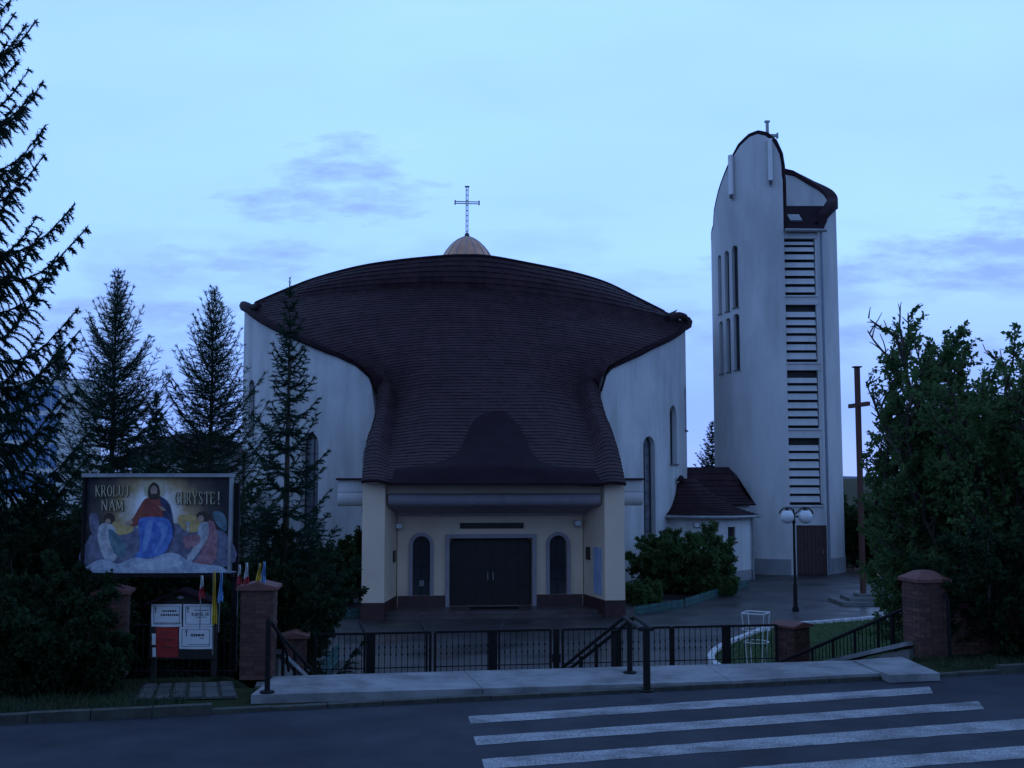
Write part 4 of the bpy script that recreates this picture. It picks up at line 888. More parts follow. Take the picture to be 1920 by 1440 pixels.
# lettering with serifs
GLY = {'K': [(.12, 0, .12, 1, 1), (.12, .45, .8, 1, .6), (.35, .6, .85, 0, 1)], 'R': [(.12, 0, .12, 1, 1), (.12, .97, .6, .97, .5), (.12, .5, .6, .5, .5), (.6, .97, .74, .75, .8), (.74, .75, .6, .5, .8), (.45, .5, .88, 0, 1)],
       'O': [(.1, .3, .1, .7, 1), (.9, .3, .9, .7, 1), (.1, .7, .35, .97, .8), (.35, .97, .65, .97, .5), (.65, .97, .9, .7, .8), (.1, .3, .35, .03, .8), (.35, .03, .65, .03, .5), (.65, .03, .9, .3, .8)],
       'L': [(.15, 0, .15, 1, 1), (.15, .03, .8, .03, .5), (.8, .03, .8, .25, .5)], 'U': [(.12, 1, .12, .25, 1), (.12, .25, .35, .03, .8), (.35, .03, .65, .03, .5), (.65, .03, .85, .25, .6), (.85, .25, .85, 1, .6)],
       'J': [(.6, 1, .6, .2, 1), (.6, .2, .4, .0, .7), (.4, 0, .15, .08, .6)], 'N': [(.12, 0, .12, 1, .6), (.12, 1, .88, 0, 1), (.88, 0, .88, 1, .6)], 'A': [(.08, 0, .5, 1, .6), (.5, 1, .92, 0, 1), (.25, .35, .75, .35, .5)],
       'M': [(.08, 0, .1, 1, .6), (.1, 1, .5, .15, 1), (.5, .15, .9, 1, .6), (.9, 1, .92, 0, 1)], 'C': [(.1, .3, .1, .7, 1), (.1, .7, .35, .97, .8), (.35, .97, .7, .97, .5), (.7, .97, .85, .75, .6), (.1, .3, .35, .03, .8), (.35, .03, .7, .03, .5), (.7, .03, .87, .25, .6)],
       'H': [(.12, 0, .12, 1, 1), (.88, 0, .88, 1, 1), (.12, .52, .88, .52, .5)], 'Y': [(.08, 1, .5, .48, 1), (.92, 1, .5, .48, .6), (.5, .5, .5, 0, 1)], 'S': [(.8, .8, .6, .97, .6), (.6, .97, .3, .97, .6), (.3, .97, .15, .75, .8), (.15, .75, .8, .3, 1), (.8, .3, .65, .03, .8), (.65, .03, .3, .03, .6), (.3, .03, .15, .22, .6)],
       'T': [(.5, 0, .5, 1, 1), (.05, .97, .95, .97, .5), (.05, .97, .05, .78, .5), (.95, .97, .95, .78, .5)], 'E': [(.15, 0, .15, 1, 1), (.15, .97, .8, .97, .5), (.15, .52, .65, .52, .5), (.15, .03, .85, .03, .5), (.8, .97, .8, .8, .5), (.85, .03, .85, .22, .5)],
       '!': [(.5, .32, .5, 1, 1.2), (.5, 0, .5, .12, 1.2)], 'I': [(.5, 0, .5, 1, 1)]}
def text(word, x0, x1, ytop, ybot, conv, parent, m, th=.13, serif=True, name='lettering'):
    n = len(word); wd = (x1 - x0) / n; mb_ = MB()
    for i, ch in enumerate(word):
        for (a0, b0, a1, b1, k) in GLY[ch]:
            g0 = conv(x0 + wd * (i + .08 + .84 * a0), ybot + (ytop - ybot) * b0); g1_ = conv(x0 + wd * (i + .08 + .84 * a1), ybot + (ytop - ybot) * b1)
            W_ = abs(conv(x0 + wd, 0).x - conv(x0, 0).x) * th * k
            d_ = (g1_ - g0); 
            if d_.length < 1e-5: continue
            px_ = Vector((d_.z, 0, -d_.x)).normalized() * (W_ / 2); e_ = d_.normalized() * W_ * .2
            mb_.prism([g0 - e_ - px_, g1_ + e_ - px_, g1_ + e_ + px_, g0 - e_ + px_], (0, .004, 0))
            if serif and k == 1 and abs(a0 - a1) < .05:
                for gg in (g0, g1_): mb_.box(gg + Vector((0, .002, 0)), (W_ * .95, .002, W_ * .14))
    return mb_.build(name, m, parent, recalc=False)
m_let = mat('gold_lettering', (.52, .44, .28), (.66, .58, .40), scale=8, rough=.5); m_shadow = mat('letter_outline', (.02, .015, .01), rough=.7)
for wd_, a_, b_, c_, d_ in (('KROLUJ', 104, 330, 138, 208), ('NAM', 140, 286, 230, 300), ('CHRYSTE!', 612, 916, 178, 258)):
    text(wd_, a_ + 5, b_ + 5, c_ + 4, d_ + 4, lambda x, y: bc(x, y, .050), bb, m_shadow, .17); text(wd_, a_, b_, c_, d_, lambda x, y: bc(x, y, .056), bb, m_let)

# ================================================================== NOTICE BOARD
YN = 18.6
def nb_(cx, cy, o=0): p = PY(150 + cx / 3.429, 870 + cy / 3.429, YN); p.y -= o; return p
nbd = thing('notice_board', (nb_(660, 1300).x, YN, 0), 'small gabled notice board with white death notices and a red poster', 'notice board')
a_, b_ = nb_(455, 895), nb_(870, 1255); m_board = mat('board_dark', (.02, .016, .014), (.03, .025, .02), scale=5, rough=.8)
MB().box((a_ + b_) / 2 + Vector((0, .03, 0)), ((b_.x - a_.x) / 2, .025, (a_.z - b_.z) / 2)).build('backboard', m_board, nbd)
for x in (a_.x + .05, b_.x - .05): MB().box((x, YN + .09, (a_.z - .1) / 2), (.04, .04, (a_.z + .1) / 2)).build('post', m_board, nbd)
ap = nb_(660, 812); el_, er_ = nb_(440, 905), nb_(885, 900)
for e in (el_, er_): MB().prism([ap + Vector((0, -.2, 0)), e + Vector((0, -.2, 0)), e + Vector((0, .25, 0)), ap + Vector((0, .25, 0))], (0, 0, .04)).build('roof', m_roof2, nbd)
MB().prism([ap + Vector((0, -.02, -.02)), nb_(500, 893, .02), nb_(830, 893, .02)], (0, .03, 0)).build('gable', m_board, nbd)
MB().lathe(nb_(655, 856, .05) - ZV * .03, [(.03, 0), (.06, .02), (.06, .05), (.02, .06)], 10).build('lamp', m_conc, nbd)
m_paper = mat('paper', (.72, .73, .75), (.84, .84, .84), scale=6, rough=.85); m_ink = mat('ink', (.02, .02, .03), (.06, .06, .08), scale=60, rough=.9); m_red = mat('red_poster', (.34, .02, .02), (.42, .04, .035), scale=4, rough=.8); m_faint = mat('faded_ink', (.22, .22, .26), rough=.9)
def paper(x0, y0, x1, y1, m, border=True, lines=()):
    j = lambda: random.uniform(-4, 4)
    pts = [(x0, y0), ((x0 + x1) / 2, y0 + j() * .5), (x1, y0), (x1 + j(), (y0 + y1) / 2), (x1, y1), ((x0 + x1) / 2, y1 + j()), (x0, y1), (x0 + j(), (y0 + y1) / 2)]
    p = MB().prism([nb_(x, y, .004) for x, y in pts], (0, .003, 0)).build('paper', m, nbd); mb_ = MB()
    if border:
        c = [(x0 + 16, y0 + 14), (x1 - 16, y0 + 14), (x1 - 16, y1 - 16), (x0 + 16, y1 - 16)]
        for i in range(4): mb_.bar(nb_(*c[i], .007), nb_(*c[(i + 1) % 4], .007), .007, .004)
    for (lx0, lx1, ly, h) in lines:
        x = lx0
        while x < lx1:
            w = random.uniform(6, 16); w = min(w, lx1 - x); mb_.prism([nb_(x, ly - h, .008), nb_(x + w, ly - h, .008), nb_(x + w, ly + h, .008), nb_(x, ly + h, .008)], (0, .002, 0)); x += w + 4
    if mb_.v: mb_.build('print', m_ink, p, recalc=False)['kind'] = 'stuff'      # fine illegible print
    return p
def cross_print(p, x, y):
    mb_ = MB(); mb_.bar(nb_(x, y - 22, .009), nb_(x, y + 22, .009), .012, .004); mb_.bar(nb_(x - 11, y - 8, .009), nb_(x + 11, y - 8, .009), .012, .004); mb_.build('print', m_ink, p)
p = paper(460, 900, 655, 1045, m_paper, True, [(530, 625, 945, 6), (520, 640, 970, 6), (480, 648, 1022, 3)]); cross_print(p, 488, 935)
p = paper(664, 900, 856, 1045, m_paper, True, [(740, 830, 940, 2.5), (745, 815, 985, 2)]); cross_print(p, 695, 935)
text('KAROLIK', 718, 832, 955, 976, lambda x, y: nb_(x, y, .009), p, m_ink, .2, False, 'print')
p = paper(640, 1048, 850, 1188, m_paper, True, [(715, 800, 1100, 8), (770, 800, 1120, 3), (700, 830, 1160, 2)]); cross_print(p, 685, 1085)
paper(490, 1050, 632, 1240, m_red, False, [(520, 560, 1090, 3), (540, 600, 1130, 4), (530, 600, 1180, 4)])
for q in ((462, 1090, 492, 1160), (466, 1180, 494, 1242)): paper(*q, m_paper, False)

# iron railing between the two tall pillars
fr_ = thing('iron_railing', (PY(350, 1260, 18.9).x, 18.9, -.05), 'low black iron railing under the notice board', 'railing')
xa, xb = PY(250, 1250, 18.9).x, PY(436, 1250, 18.9).x; za, zb = PY(300, 1268, 18.9).z, PY(300, 1172, 18.9).z
for z in (za + .08, zb): MB().bar((xa, 18.9, z), (xb, 18.9, z), .03).build('rail', m_iron, fr_)
for k in range(17): x = xa + (xb - xa) * (k + .5) / 17; MB().bar((x, 18.9, za - .02), (x, 18.9, zb + .06), .018).build('bar', m_iron, fr_)

# ================================================================== FLAGS
m_fw, m_fr, m_fy, m_fb = mat('flag_white', (.70, .70, .72), (.78, .78, .78), rough=.8), mat('flag_red', (.42, .02, .04), (.5, .04, .05), rough=.8), mat('flag_yellow', (.62, .42, .03), (.7, .5, .05), rough=.8), mat('flag_blue', (.16, .36, .68), (.24, .45, .75), rough=.8)
def flag(px, ytop, ybot, wpx, Yd, cols, label, lean=0):
    t_ = PY(px + lean, ytop, Yd); b_ = PY(px, ybot, Yd); w = wpx * Yd / F; foot = Vector((b_.x, b_.y, max(b_.z - .5, .0)))
    t = thing('flag', foot, label, 'flag', 'small flags by the brick pillar')
    MB().tube([foot, t_ + ZV * .02], .008, 6).build('stick', m_conc, t)
    k = len(cols)
    for i, m in enumerate(cols):
        rows = []
        for j in range(7):
            f = (i + j / 6) / k; c = t_.lerp(b_, f); ww = w * (.18 + .95 * f ** .8) * (1 if f < .92 else .8)
            rows.append([c + Vector((ww * (q / 8 - .5) + .2 * w, .03 * math.sin(q * 2.1 + f * 2) - .012, -.02 * math.sin(q * .8))) for q in range(9)])
        MB().grid(rows).build('cloth', m, t, smooth=True)
flag(376, 1081, 1122, 12, 18.2, [m_fw, m_fr], 'furled white and red flag above the notice board roof', 1)
flag(400, 1072, 1170, 11, 18.2, [m_fy], 'long yellow flag hanging beside the notice board')
flag(411, 1074, 1128, 11, 18.15, [m_fb], 'blue flag right of the long yellow flag', 3)
flag(446, 1061, 1097, 10, 18.4, [m_fw, m_fr], 'white and red flag at the left edge of the pillar cap', 2)
flag(459, 1057, 1096, 12, 18.45, [m_fw, m_fw, m_fr], 'taller mostly white flag with red foot behind the pillar cap', 2)
flag(482, 1058, 1090, 11, 18.4, [m_fy], 'short yellow flag behind the pillar cap', 4)
flag(490, 1055, 1094, 12, 18.45, [m_fb], 'pale blue flag rightmost behind the pillar cap', 4)

# ================================================================== LAMP POST
lp = PZ(1492, 1146, G); YL = lp.y
t = thing('street_lamp', lp, 'black lamp post with two white globes in front of the tower', 'street lamp')
zt = PY(1492, 962, YL).z
MB().lathe(lp, [(.13, 0), (.13, .1), (.085, .18), (.075, 1.0), (.055, 1.05), (.045, zt - G - .4), (.07, zt - G - .38), (.07, zt - G - .3), (.04, zt - G - .25), (.035, zt - G + .1), (.01, zt - G + .16)], 14).build('column', m_iron, t, smooth=True)
for px in (1476, 1510):
    c = PY(px, 969, YL); r = .265; sg = -1 if px < 1492 else 1; x0 = lp.x
    arc = [Vector((x0 + sg * .03, YL, c.z - .1)), Vector((x0 + sg * .05, YL, c.z + .12))] + [Vector((c.x + (.30) * math.cos(an) * 1.0, YL, c.z + .08 + .27 * math.sin(an))) for an in (np.linspace(math.pi * .85, 0.05, 9) if sg > 0 else np.linspace(math.pi * .15, math.pi * .95, 9))]
    MB().tube(arc, .026, 8).build('arm', m_iron, t, smooth=True)
    hd = MB().lathe(c + ZV * (r - .06), [(.1, 0), (.11, .05), (.05, .1), (.02, .14)], 12).build('cap', m_iron, t, smooth=True)
    MB().lathe(c, [(r * math.sin(a2) + .001, -r * math.cos(a2)) for a2 in np.linspace(.05, math.pi - .2, 14)], 20).build('globe', m_globe, t, smooth=True)
MB().bar(PY(1476, 969, YL) + Vector((0, .06, -.0)), PY(1510, 969, YL) + Vector((0, .06, 0)), .05).build('cross_arm', m_iron, t)

# ================================================================== WOODEN CROSS
wc = PZ(1619, 1131, G); t = thing('wooden_cross', wc, 'tall red-brown wooden mission cross on a stepped stone base', 'cross')
zt = PY(1610, 689, wc.y).z; tv = Vector((wc.x - .02, wc.y, 0))
MB().box((wc.x, wc.y, (G + zt) / 2), (.085, .085, (zt - G) / 2), (Vector((.94, .34, 0)), Vector((-.34, .94, 0)), ZV)).build('upright', m_rust, t)
MB().box((wc.x, wc.y, zt + .02), (.17, .15, .025)).build('cap', m_roofdk, t)
c0 = PY(1612, 759, wc.y - .12); dr = Vector((.14, -.99, 0)).normalized(); nx = Vector((dr.y, -dr.x, 0))
MB().box(c0 + Vector((.0, .1, 0)), (.85, .075, .085), (dr, nx, ZV)).build('arm', m_rust, t)
for k, (h, z0, z1) in enumerate(((1.25, G - .05, G + .14), (.85, G + .14, G + .27), (.4, G + .27, G + .40))): MB().box((wc.x + .1, wc.y, (z0 + z1) / 2), (h, h * .8, (z1 - z0) / 2)).build('base_step', m_conc2, t)

# ================================================================== WIRE PLANT STAND
ps = PZ(1419, 1250, G); t = thing('plant_stand', ps, 'white wire plant stand on the lawn behind the gate', 'plant stand'); Yp = ps.y
zr1, zr2_, zr3 = PY(1421, 1149, Yp).z, PY(1424, 1180, Yp).z, PY(1424, 1203, Yp).z
def ring(r, z, n, m=m_white, wr=.012, rot=.3): pts = [ps + Vector((r * math.cos(2 * math.pi * k / n + rot), r * math.sin(2 * math.pi * k / n + rot), z - G)) for k in range(n + 1)]; return MB().tube(pts, wr, 6).build('ring', m, t)
ring(.43, zr1, 4, wr=.02); ring(.37, zr2_, 20); ring(.33, zr3, 20)
for k in range(4):
    an = 2 * math.pi * k / 4 + .3; d_ = Vector((math.cos(an), math.sin(an), 0))
    MB().tube([ps + d_ * .28, ps + d_ * .33 + ZV * (zr3 - G), ps + d_ * .43 + ZV * (zr1 - G)], .014, 6).build('leg', m_white, t)

# ================================================================== LAWN WITH WHITE KERB
kp = [(1362, 1262), (1347, 1256), (1336, 1247), (1333, 1238), (1340, 1227), (1356, 1216), (1378, 1206), (1402, 1196), (1426, 1187), (1450, 1180), (1500, 1174.5), (1550, 1171), (1600, 1167), (1640, 1163)]
kw = [PZ(x, y, G) for x, y in kp]; inn = [PZ(1700, 1172, G), PZ(1760, 1215, G), PZ(1600, 1250, G), PZ(1450, 1280, G)]
lawn = MB().add([p + ZV * .05 for p in kw + inn], [tuple(range(len(kw) + 4))]).build('lawn', mat('lawn_soil', (.03, .06, .016), (.05, .085, .024), scale=3, rough=.95), recalc=False); struct(lawn)
poly = [(p.x, p.y) for p in kw + inn]
def inpoly(x, y):
    c = False; j = len(poly) - 1
    for i in range(len(poly)):
        if (poly[i][1] > y) != (poly[j][1] > y) and x < (poly[j][0] - poly[i][0]) * (y - poly[i][1]) / (poly[j][1] - poly[i][1]) + poly[i][0]: c = not c
        j = i
    return c
xs_ = [p[0] for p in poly]; ys_ = [p[1] for p in poly]; pts = []
while len(pts) < 26000:
    x, y = random.uniform(min(xs_), max(xs_)), random.uniform(min(ys_), max(ys_))
    if inpoly(x, y): pts.append((x, y, G + .04))
P_ = np.array(pts); n = len(P_); an = rng.uniform(0, 6.283, n); h = rng.uniform(.04, .10, n); w = .008
dx = np.stack([np.cos(an) * w, np.sin(an) * w, np.zeros(n)], 1); tip = P_ + np.stack([rng.normal(0, .025, n), rng.normal(0, .025, n), h], 1)
Vv = np.stack([P_ - dx, P_ + dx, tip], 1).reshape(-1, 3); go_ = npmesh('grass', Vv, np.arange(n * 3).reshape(-1, 3), mat('lawn_blade', (.04, .10, .02), (.07, .145, .035), scale=1.5, rough=.7))
props(go_, 'short green grass on the lawn behind the gate', 'grass', kind='stuff')
kb = MB().tube([p + ZV * .02 for p in kw], .05, 6).build('white_kerb', m_conc2); struct(kb)
acc = 0
dense = catmull(kw, np.linspace(0, 1, 400)); last = dense[0]; ksm = None
for p in dense[1:]:
    if (p - last).length > .40:
        d_ = (p - last).normalized(); 
        if ksm is None: ksm = MB().box((0, 0, 0), (.18, .09, .08)).build('kerb_stone', mat('whitewash', (.50, .51, .52), (.74, .74, .74), scale=7, rough=.8, detail=6), kb); o = ksm
        else: o = ksm.copy(); COL.objects.link(o)
        o.location = (p + last) / 2 + ZV * .07; o.rotation_euler = (0, 0, math.atan2(d_.y, d_.x) + random.uniform(-.06, .06)); last = p

# ================================================================== TEAL PICKET EDGING
def picket(px_pts, label, h=.34, sp=.085):
    P3 = [PZ(x, y, G) for x, y in px_pts]; t = thing('picket_edging', P3[0], label, 'low fence', 'teal bed edgings'); pk = None
    for a_, b_ in zip(P3, P3[1:]):
        L = (b_ - a_).length; d_ = (b_ - a_).normalized(); n = int(L / sp); nx = Vector((d_.y, -d_.x, 0))
        for z in (.09, .24): MB().bar(a_ + ZV * z + nx * .02, b_ + ZV * z + nx * .02, .02, .035).build('rail', m_teal, t)
        for k in range(n):
            p = a_.lerp(b_, (k + .5) / n)
            if pk is None: pk = MB().prism([(-.033, -.008, 0), (.033, -.008, 0), (.033, -.008, h - .03), (0, -.008, h), (-.033, -.008, h - .03)], (0, .016, 0)).build('picket', m_teal, None); pk.parent = t; o = pk
            else: o = pk.copy(); COL.objects.link(o)
            o.location = p - t.location; o.rotation_euler = (random.uniform(-.05, .05), random.uniform(-.04, .04), math.atan2(d_.y, d_.x))
picket([(1190, 1153), (1214, 1150), (1281, 1140)], 'low teal picket edging right of the porch in front of the bush')
picket([(1286, 1138), (1322, 1126), (1404, 1100)], 'low teal picket edging curving back along the bush toward the annex')
picket([(600, 1163), (676, 1158)], 'short teal picket edging left of the porch')
picket([(604, 1275), (634, 1240)], 'teal boards beside the drive just behind the leftmost gate leaf', .5)
#PART3
# ================================================================== VEGETATION
def unit(v): return v / np.maximum(np.linalg.norm(v, axis=-1, keepdims=True), 1e-9)
def needles(P, D, L, wd, g):            # one thin triangle per needle cluster
    n = len(P); r = g.normal(size=(n, 3)); sd_ = unit(np.cross(D, r)); d = unit(D * .75 + r * .38)
    ll = (L * g.uniform(.7, 1.3, n))[:, None]
    V = np.stack([P - sd_ * wd, P + sd_ * wd, P + d * ll], 1).reshape(-1, 3)
    return V, np.arange(n * 3).reshape(-1, 3)
def tubes(segs, n=4):                    # segs: list of (points Nx3, r0, r1) -> one mesh
    by = {}
    for sg in segs: by.setdefault(len(sg[0]), []).append(sg)
    Vs = []; Fs = []; k = 0; a = 2 * np.pi * np.arange(n) / n
    for m, lst in by.items():
        P = np.array([q[0] for q in lst], dtype=float); r0 = np.array([q[1] for q in lst]); r1 = np.array([q[2] for q in lst]); K = len(lst)
        t = unit(np.gradient(P, axis=1)); up = np.where(np.abs(t[..., 2:3]) > .9, np.array([1., 0, 0]), np.array([0., 0, 1]))
        x = unit(np.cross(t, up)); y = np.cross(x, t); r = (r0[:, None] + (r1 - r0)[:, None] * np.linspace(0, 1, m)[None])[:, :, None, None]
        V = P[:, :, None] + (x[:, :, None] * np.cos(a)[None, None, :, None] + y[:, :, None] * np.sin(a)[None, None, :, None]) * r
        Vs.append(V.reshape(-1, 3)); i, j = np.meshgrid(np.arange(m - 1), np.arange(n), indexing='ij')
        F1 = np.stack([i * n + j, i * n + (j + 1) % n, (i + 1) * n + (j + 1) % n, (i + 1) * n + j], -1).reshape(-1, 4)
        Fs.append((F1[None] + (np.arange(K) * m * n)[:, None, None]).reshape(-1, 4) + k); k += K * m * n
    return np.concatenate(Vs), np.concatenate(Fs)
def conifer(name, base, H, Rb, seed, label, gap=.34, nb=6, el_low=-8, el_top=45, upturn=.25, droop=.15, dens=90, nl=.075, nw=.008, h0=.05, m=None, cat='tree', power=.85, group=None, twig=.42, hang=.25, sub=.11, trunk_r=None, jit=.3):
    g = np.random.default_rng(seed); base = Vector(base); b = np.array(base)
    t = thing(name, base, label, cat, group); segs = []; NPts = []; NDs = []
    tr = trunk_r or H * .011
    tz = np.linspace(-.1, H, 24); wob = np.stack([np.cumsum(g.normal(0, .006, 24)), np.cumsum(g.normal(0, .006, 24)), tz], 1); TV, TF = tubes([(b + wob, tr * 1.2, .006)], 8)
    npmesh('trunk', TV, TF, m_bark, t)
    h = H * h0 + g.uniform(0, gap)
    while h < H - .06:
        f = h / H; cxy = np.array([np.interp(h, tz, wob[:, 0]), np.interp(h, tz, wob[:, 1])])
        k = nb if f < .93 else 4
        a0 = g.uniform(0, 6.283)
        for q in range(k):
            an = a0 + q * 6.283 / k + g.normal(0, .25); L = Rb * (1 - f) ** power * g.uniform(1 - jit, 1 + jit * .6) + .06
            el = R(el_low + (el_top - el_low) * f ** 1.2 + g.normal(0, 6)); s = np.linspace(0, 1, 9)
            rr = L * s * math.cos(el); zz_ = h + g.uniform(-.3, .3) * gap * .6 + L * (s * math.sin(el) - droop * np.sin(math.pi * np.minimum(s * 1.1, 1)) * (1 - f) + upturn * s ** 3)
            cu = g.normal(0, .08); P = np.stack([b[0] + cxy[0] + rr * np.cos(an + cu * s), b[1] + cxy[1] + rr * np.sin(an + cu * s), b[2] + zz_], 1)
            segs.append((P, .006 + .012 * L, .003)); T = unit(np.gradient(P, axis=0))
            # twigs
            nt_ = max(int(L / sub), 2)
            st = np.clip(np.linspace(.12, .98, nt_) + g.normal(0, .02, nt_), .05, 1)
            for sx in (-1, 1):
                for ss in st:
                    i = min(int(ss * 8), 7); ff = ss * 8 - i; p0 = P[i] * (1 - ff) + P[i + 1] * ff; tt = T[i]
                    lt_ = min(twig * L * (1.05 - ss) ** .7 * g.uniform(.55, 1.15) + .05, .75); sdv = unit(np.cross(tt, [0, 0, 1.])) * sx
                    d = unit(tt * g.uniform(.55, .9) + sdv * g.uniform(.6, .9) + np.array([0, 0, g.normal(-.05, .15)]))
                    e = p0 + d * lt_ + np.array([0, 0, -hang * lt_]); mid = p0 + d * lt_ * .55; nn = max(int(lt_ * dens), 4); u = np.linspace(.02, 1, nn)[:, None]
                    Q = p0 * (1 - u) ** 2 + 2 * mid * u * (1 - u) + e * u ** 2; NPts.append(Q); NDs.append(np.repeat((e - p0)[None], nn, 0) / lt_)
            nn = max(int(L * dens), 4); u = np.linspace(0.1, 1, nn) * 8; i = np.minimum(u.astype(int), 7); ff = (u - i)[:, None]
            NPts.append(P[i] * (1 - ff) + P[i + 1] * ff); NDs.append(T[i])
        h += gap * g.uniform(.75, 1.25) * (1.0 - .45 * f)
    # leader
    nn = int(.4 * dens * 1.5); u = np.linspace(H - .45, H + .05, nn)[:, None]; NPts.append(np.concatenate([np.tile(b[:2] + wob[-1, :2], (nn, 1)), b[2] + u], 1)); NDs.append(np.tile(np.array([[0, 0, 1.]]), (nn, 1)))
    BV, BF = tubes(segs, 3); npmesh('branches', BV, BF, m_bark, t)
    P = np.concatenate(NPts); D = np.concatenate(NDs); P = np.concatenate([P, P]); D = np.concatenate([D, D])
    V, F_ = needles(P, D, nl, nw, g); npmesh('crown', V, F_, m or m_needle, t, 'stuff'); return t
def leaf_faces(P, D, L, w, g):           # folded diamond leaves
    n = len(P); r = g.normal(size=(n, 3)); d = unit(D * .6 + r * .6 + np.array([0, 0, -.15])); nrm = unit(np.cross(d, g.normal(size=(n, 3)) + np.array([0, 0, .0]))); nrm = unit(nrm + np.array([0, 0, .5])); s = unit(np.cross(d, nrm))
    ll = (L * g.uniform(.6, 1.25, n))[:, None]; ww = ll * w; m = P + d * ll * .5
    V = np.stack([P, m + s * ww, P + d * ll, m - s * ww], 1).reshape(-1, 3); return V, np.arange(n * 4).reshape(-1, 4)
def grow(g, p, d, L, r, lev, segs, tw, cfg):
    n = 7; P = [p]; dd = d.copy()
    for i in range(n): dd = unit(dd + g.normal(0, cfg['wob'], 3) + np.array([0, 0, cfg['up'] * (1 if lev < 2 else .4)])); P.append(P[-1] + dd * L / n)
    P = np.array(P)
    if lev < 2: segs.append((P, r, r * .3))
    elif cfg.get('twigs'): segs.append((P[::2], r, r * .4))
    if lev >= 2: tw.append(P)
    if lev == 2: return
    nb = cfg['nb'][lev]; f0 = cfg['f0'][lev]
    for k in range(nb):
        f = f0 + (1 - f0) * (k + g.uniform(0, 1)) / nb; i = min(int(f * n), n - 1); p0 = P[i] + (P[i + 1] - P[i]) * (f * n - i); tt = unit(P[i + 1] - P[i]); o = unit(np.cross(tt, g.normal(size=3)))
        an = R(g.uniform(*cfg['ang'])); nd = unit(tt * math.cos(an) + o * math.sin(an)); l2 = L * cfg['ratio'][lev] * g.uniform(.6, 1.2) * (1.1 - .55 * f)
        grow(g, p0, nd, l2, max(r * .45, .004), lev + 1, segs, tw, cfg)
def broad(name, base, stems, seed, label, leaf=.11, lw=.3, per=26, m=None, cfg=None, cat='tree', group=None, blossom=0, maxr=99):
    g = np.random.default_rng(seed); base = Vector(base); b = np.array(base); t = thing(name, base, label, cat, group); segs = []; tw = []
    c = dict(wob=.10, up=.05, nb=(16, 9), f0=(.12, .15), ang=(25, 65), ratio=(.42, .42)); c.update(cfg or {})
    for (dx, dy, dz, L, ox, oy) in stems: grow(g, b + np.array([ox, oy, -.05]), unit(np.array([dx, dy, dz], float)), L, .012 * L + .01, 0, segs, tw, c)
    keep = lambda Q: math.hypot(Q[-1][0] - b[0], Q[-1][1] - b[1]) < maxr * g.uniform(.72, 1.12) * (1.22 - .06 * max(Q[-1][2], 0) + .08 * math.sin(Q[-1][2] * 2.3))
    tw = [Q for Q in tw if keep(Q)]; cutsegs = []
    for P, ra, rb in segs:
        ins = np.hypot(P[:, 0] - b[0], P[:, 1] - b[1]) < maxr; k = len(P) if ins.all() else int(np.argmin(ins))
        if k >= 4: cutsegs.append((P[:k], ra, rb))
    segs = cutsegs
    main = [s for s in segs if s[1] > .03]; rest = [s for s in segs if s[1] <= .03]
    V, F_ = tubes(main or segs[:1], 7); npmesh('trunk', V, F_, m_bark, t)
    if rest: V, F_ = tubes(rest, 3); npmesh('branches', V, F_, m_bark, t)
    P = []; D = []
    for Q in tw:
        n = max(int(per * g.uniform(.7, 1.3)), 3); u = g.uniform(.05, 1.0, n) * 7; i = np.minimum(u.astype(int), 6); ff = (u - i)[:, None]
        P.append(Q[i] * (1 - ff) + Q[i + 1] * ff + g.normal(0, .028, (n, 3))); D.append(np.repeat(unit(Q[-1] - Q[0])[None], n, 0))
    P = np.concatenate(P); D = np.concatenate(D); V, F_ = leaf_faces(P, D, leaf, lw, g); npmesh('crown', V, F_, m or m_leaf, t, 'stuff')
    if blossom:
        ix = g.choice(len(P), blossom, replace=False); top = P[ix]; top = top[top[:, 2] > np.percentile(P[:, 2], 45)]; V, F_ = leaf_faces(top + g.normal(0, .02, top.shape), D[:len(top)], .09, .45, g); npmesh('blossom', V, F_, m_blossom, t, 'stuff')
    return t
def fan(n, H, spread, seed, rad=.3, jit=.2, dzmin=.6):
    g = np.random.default_rng(seed); out = []
    for k in range(n):
        a = 6.283 * k / n + g.uniform(-.4, .4); sp_ = spread * g.uniform(.2, 1.0); out.append((math.cos(a) * sp_, math.sin(a) * sp_, 1, H * g.uniform(1 - jit, 1.0) * (1 - .25 * sp_), math.cos(a) * rad * g.uniform(0, 1), math.sin(a) * rad * g.uniform(0, 1)))
    return out
def gbase(px, Y, py=900): x = PY(px, py, Y).x; return Vector((x, Y, gz(x, Y)))
# conifers
b_ = gbase(537, 26.2); tipz = PY(535, 527, 26.2).z
conifer('spruce_tree', (b_.x, b_.y, G), tipz - G, 1.95, 11, 'young spruce with open tiers in front of the church wall', gap=.58, nb=5, el_low=-5, el_top=38, upturn=.3, droop=.22, dens=60, nl=.09, nw=.013, jit=.42, power=1.0, group='spruces')
b_ = gbase(-88, 22.0); conifer('spruce_tree', (b_.x, b_.y, gz(b_.x, b_.y)), 18.6, 3.75, 12, 'big dark spruce reaching in from the left edge with upturned branch tips', gap=.85, nb=6, el_low=-14, el_top=30, upturn=.5, droop=.2, dens=75, nl=.10, nw=.017, hang=.8, twig=.3, sub=.13, power=.95, jit=.3, group='spruces')
for px, py, Y, Rb, sd_, lab in ((207, 508, 44, 4.0, 13, 'feathery larch nearest the big left spruce, with a narrow spire'), (393, 545, 43, 4.0, 14, 'bushy larch with a forked top beside the church wall')):
    b_ = gbase(px, Y); conifer('larch_tree', (b_.x, Y, G), PY(px, py, Y).z - G, Rb, sd_, lab, gap=.5, nb=7, el_low=2, el_top=64, upturn=.3, droop=.16, dens=30, nl=.15, nw=.012, m=m_larch, sub=.2, twig=.42, hang=.1, jit=.5, power=.8, group='larches')
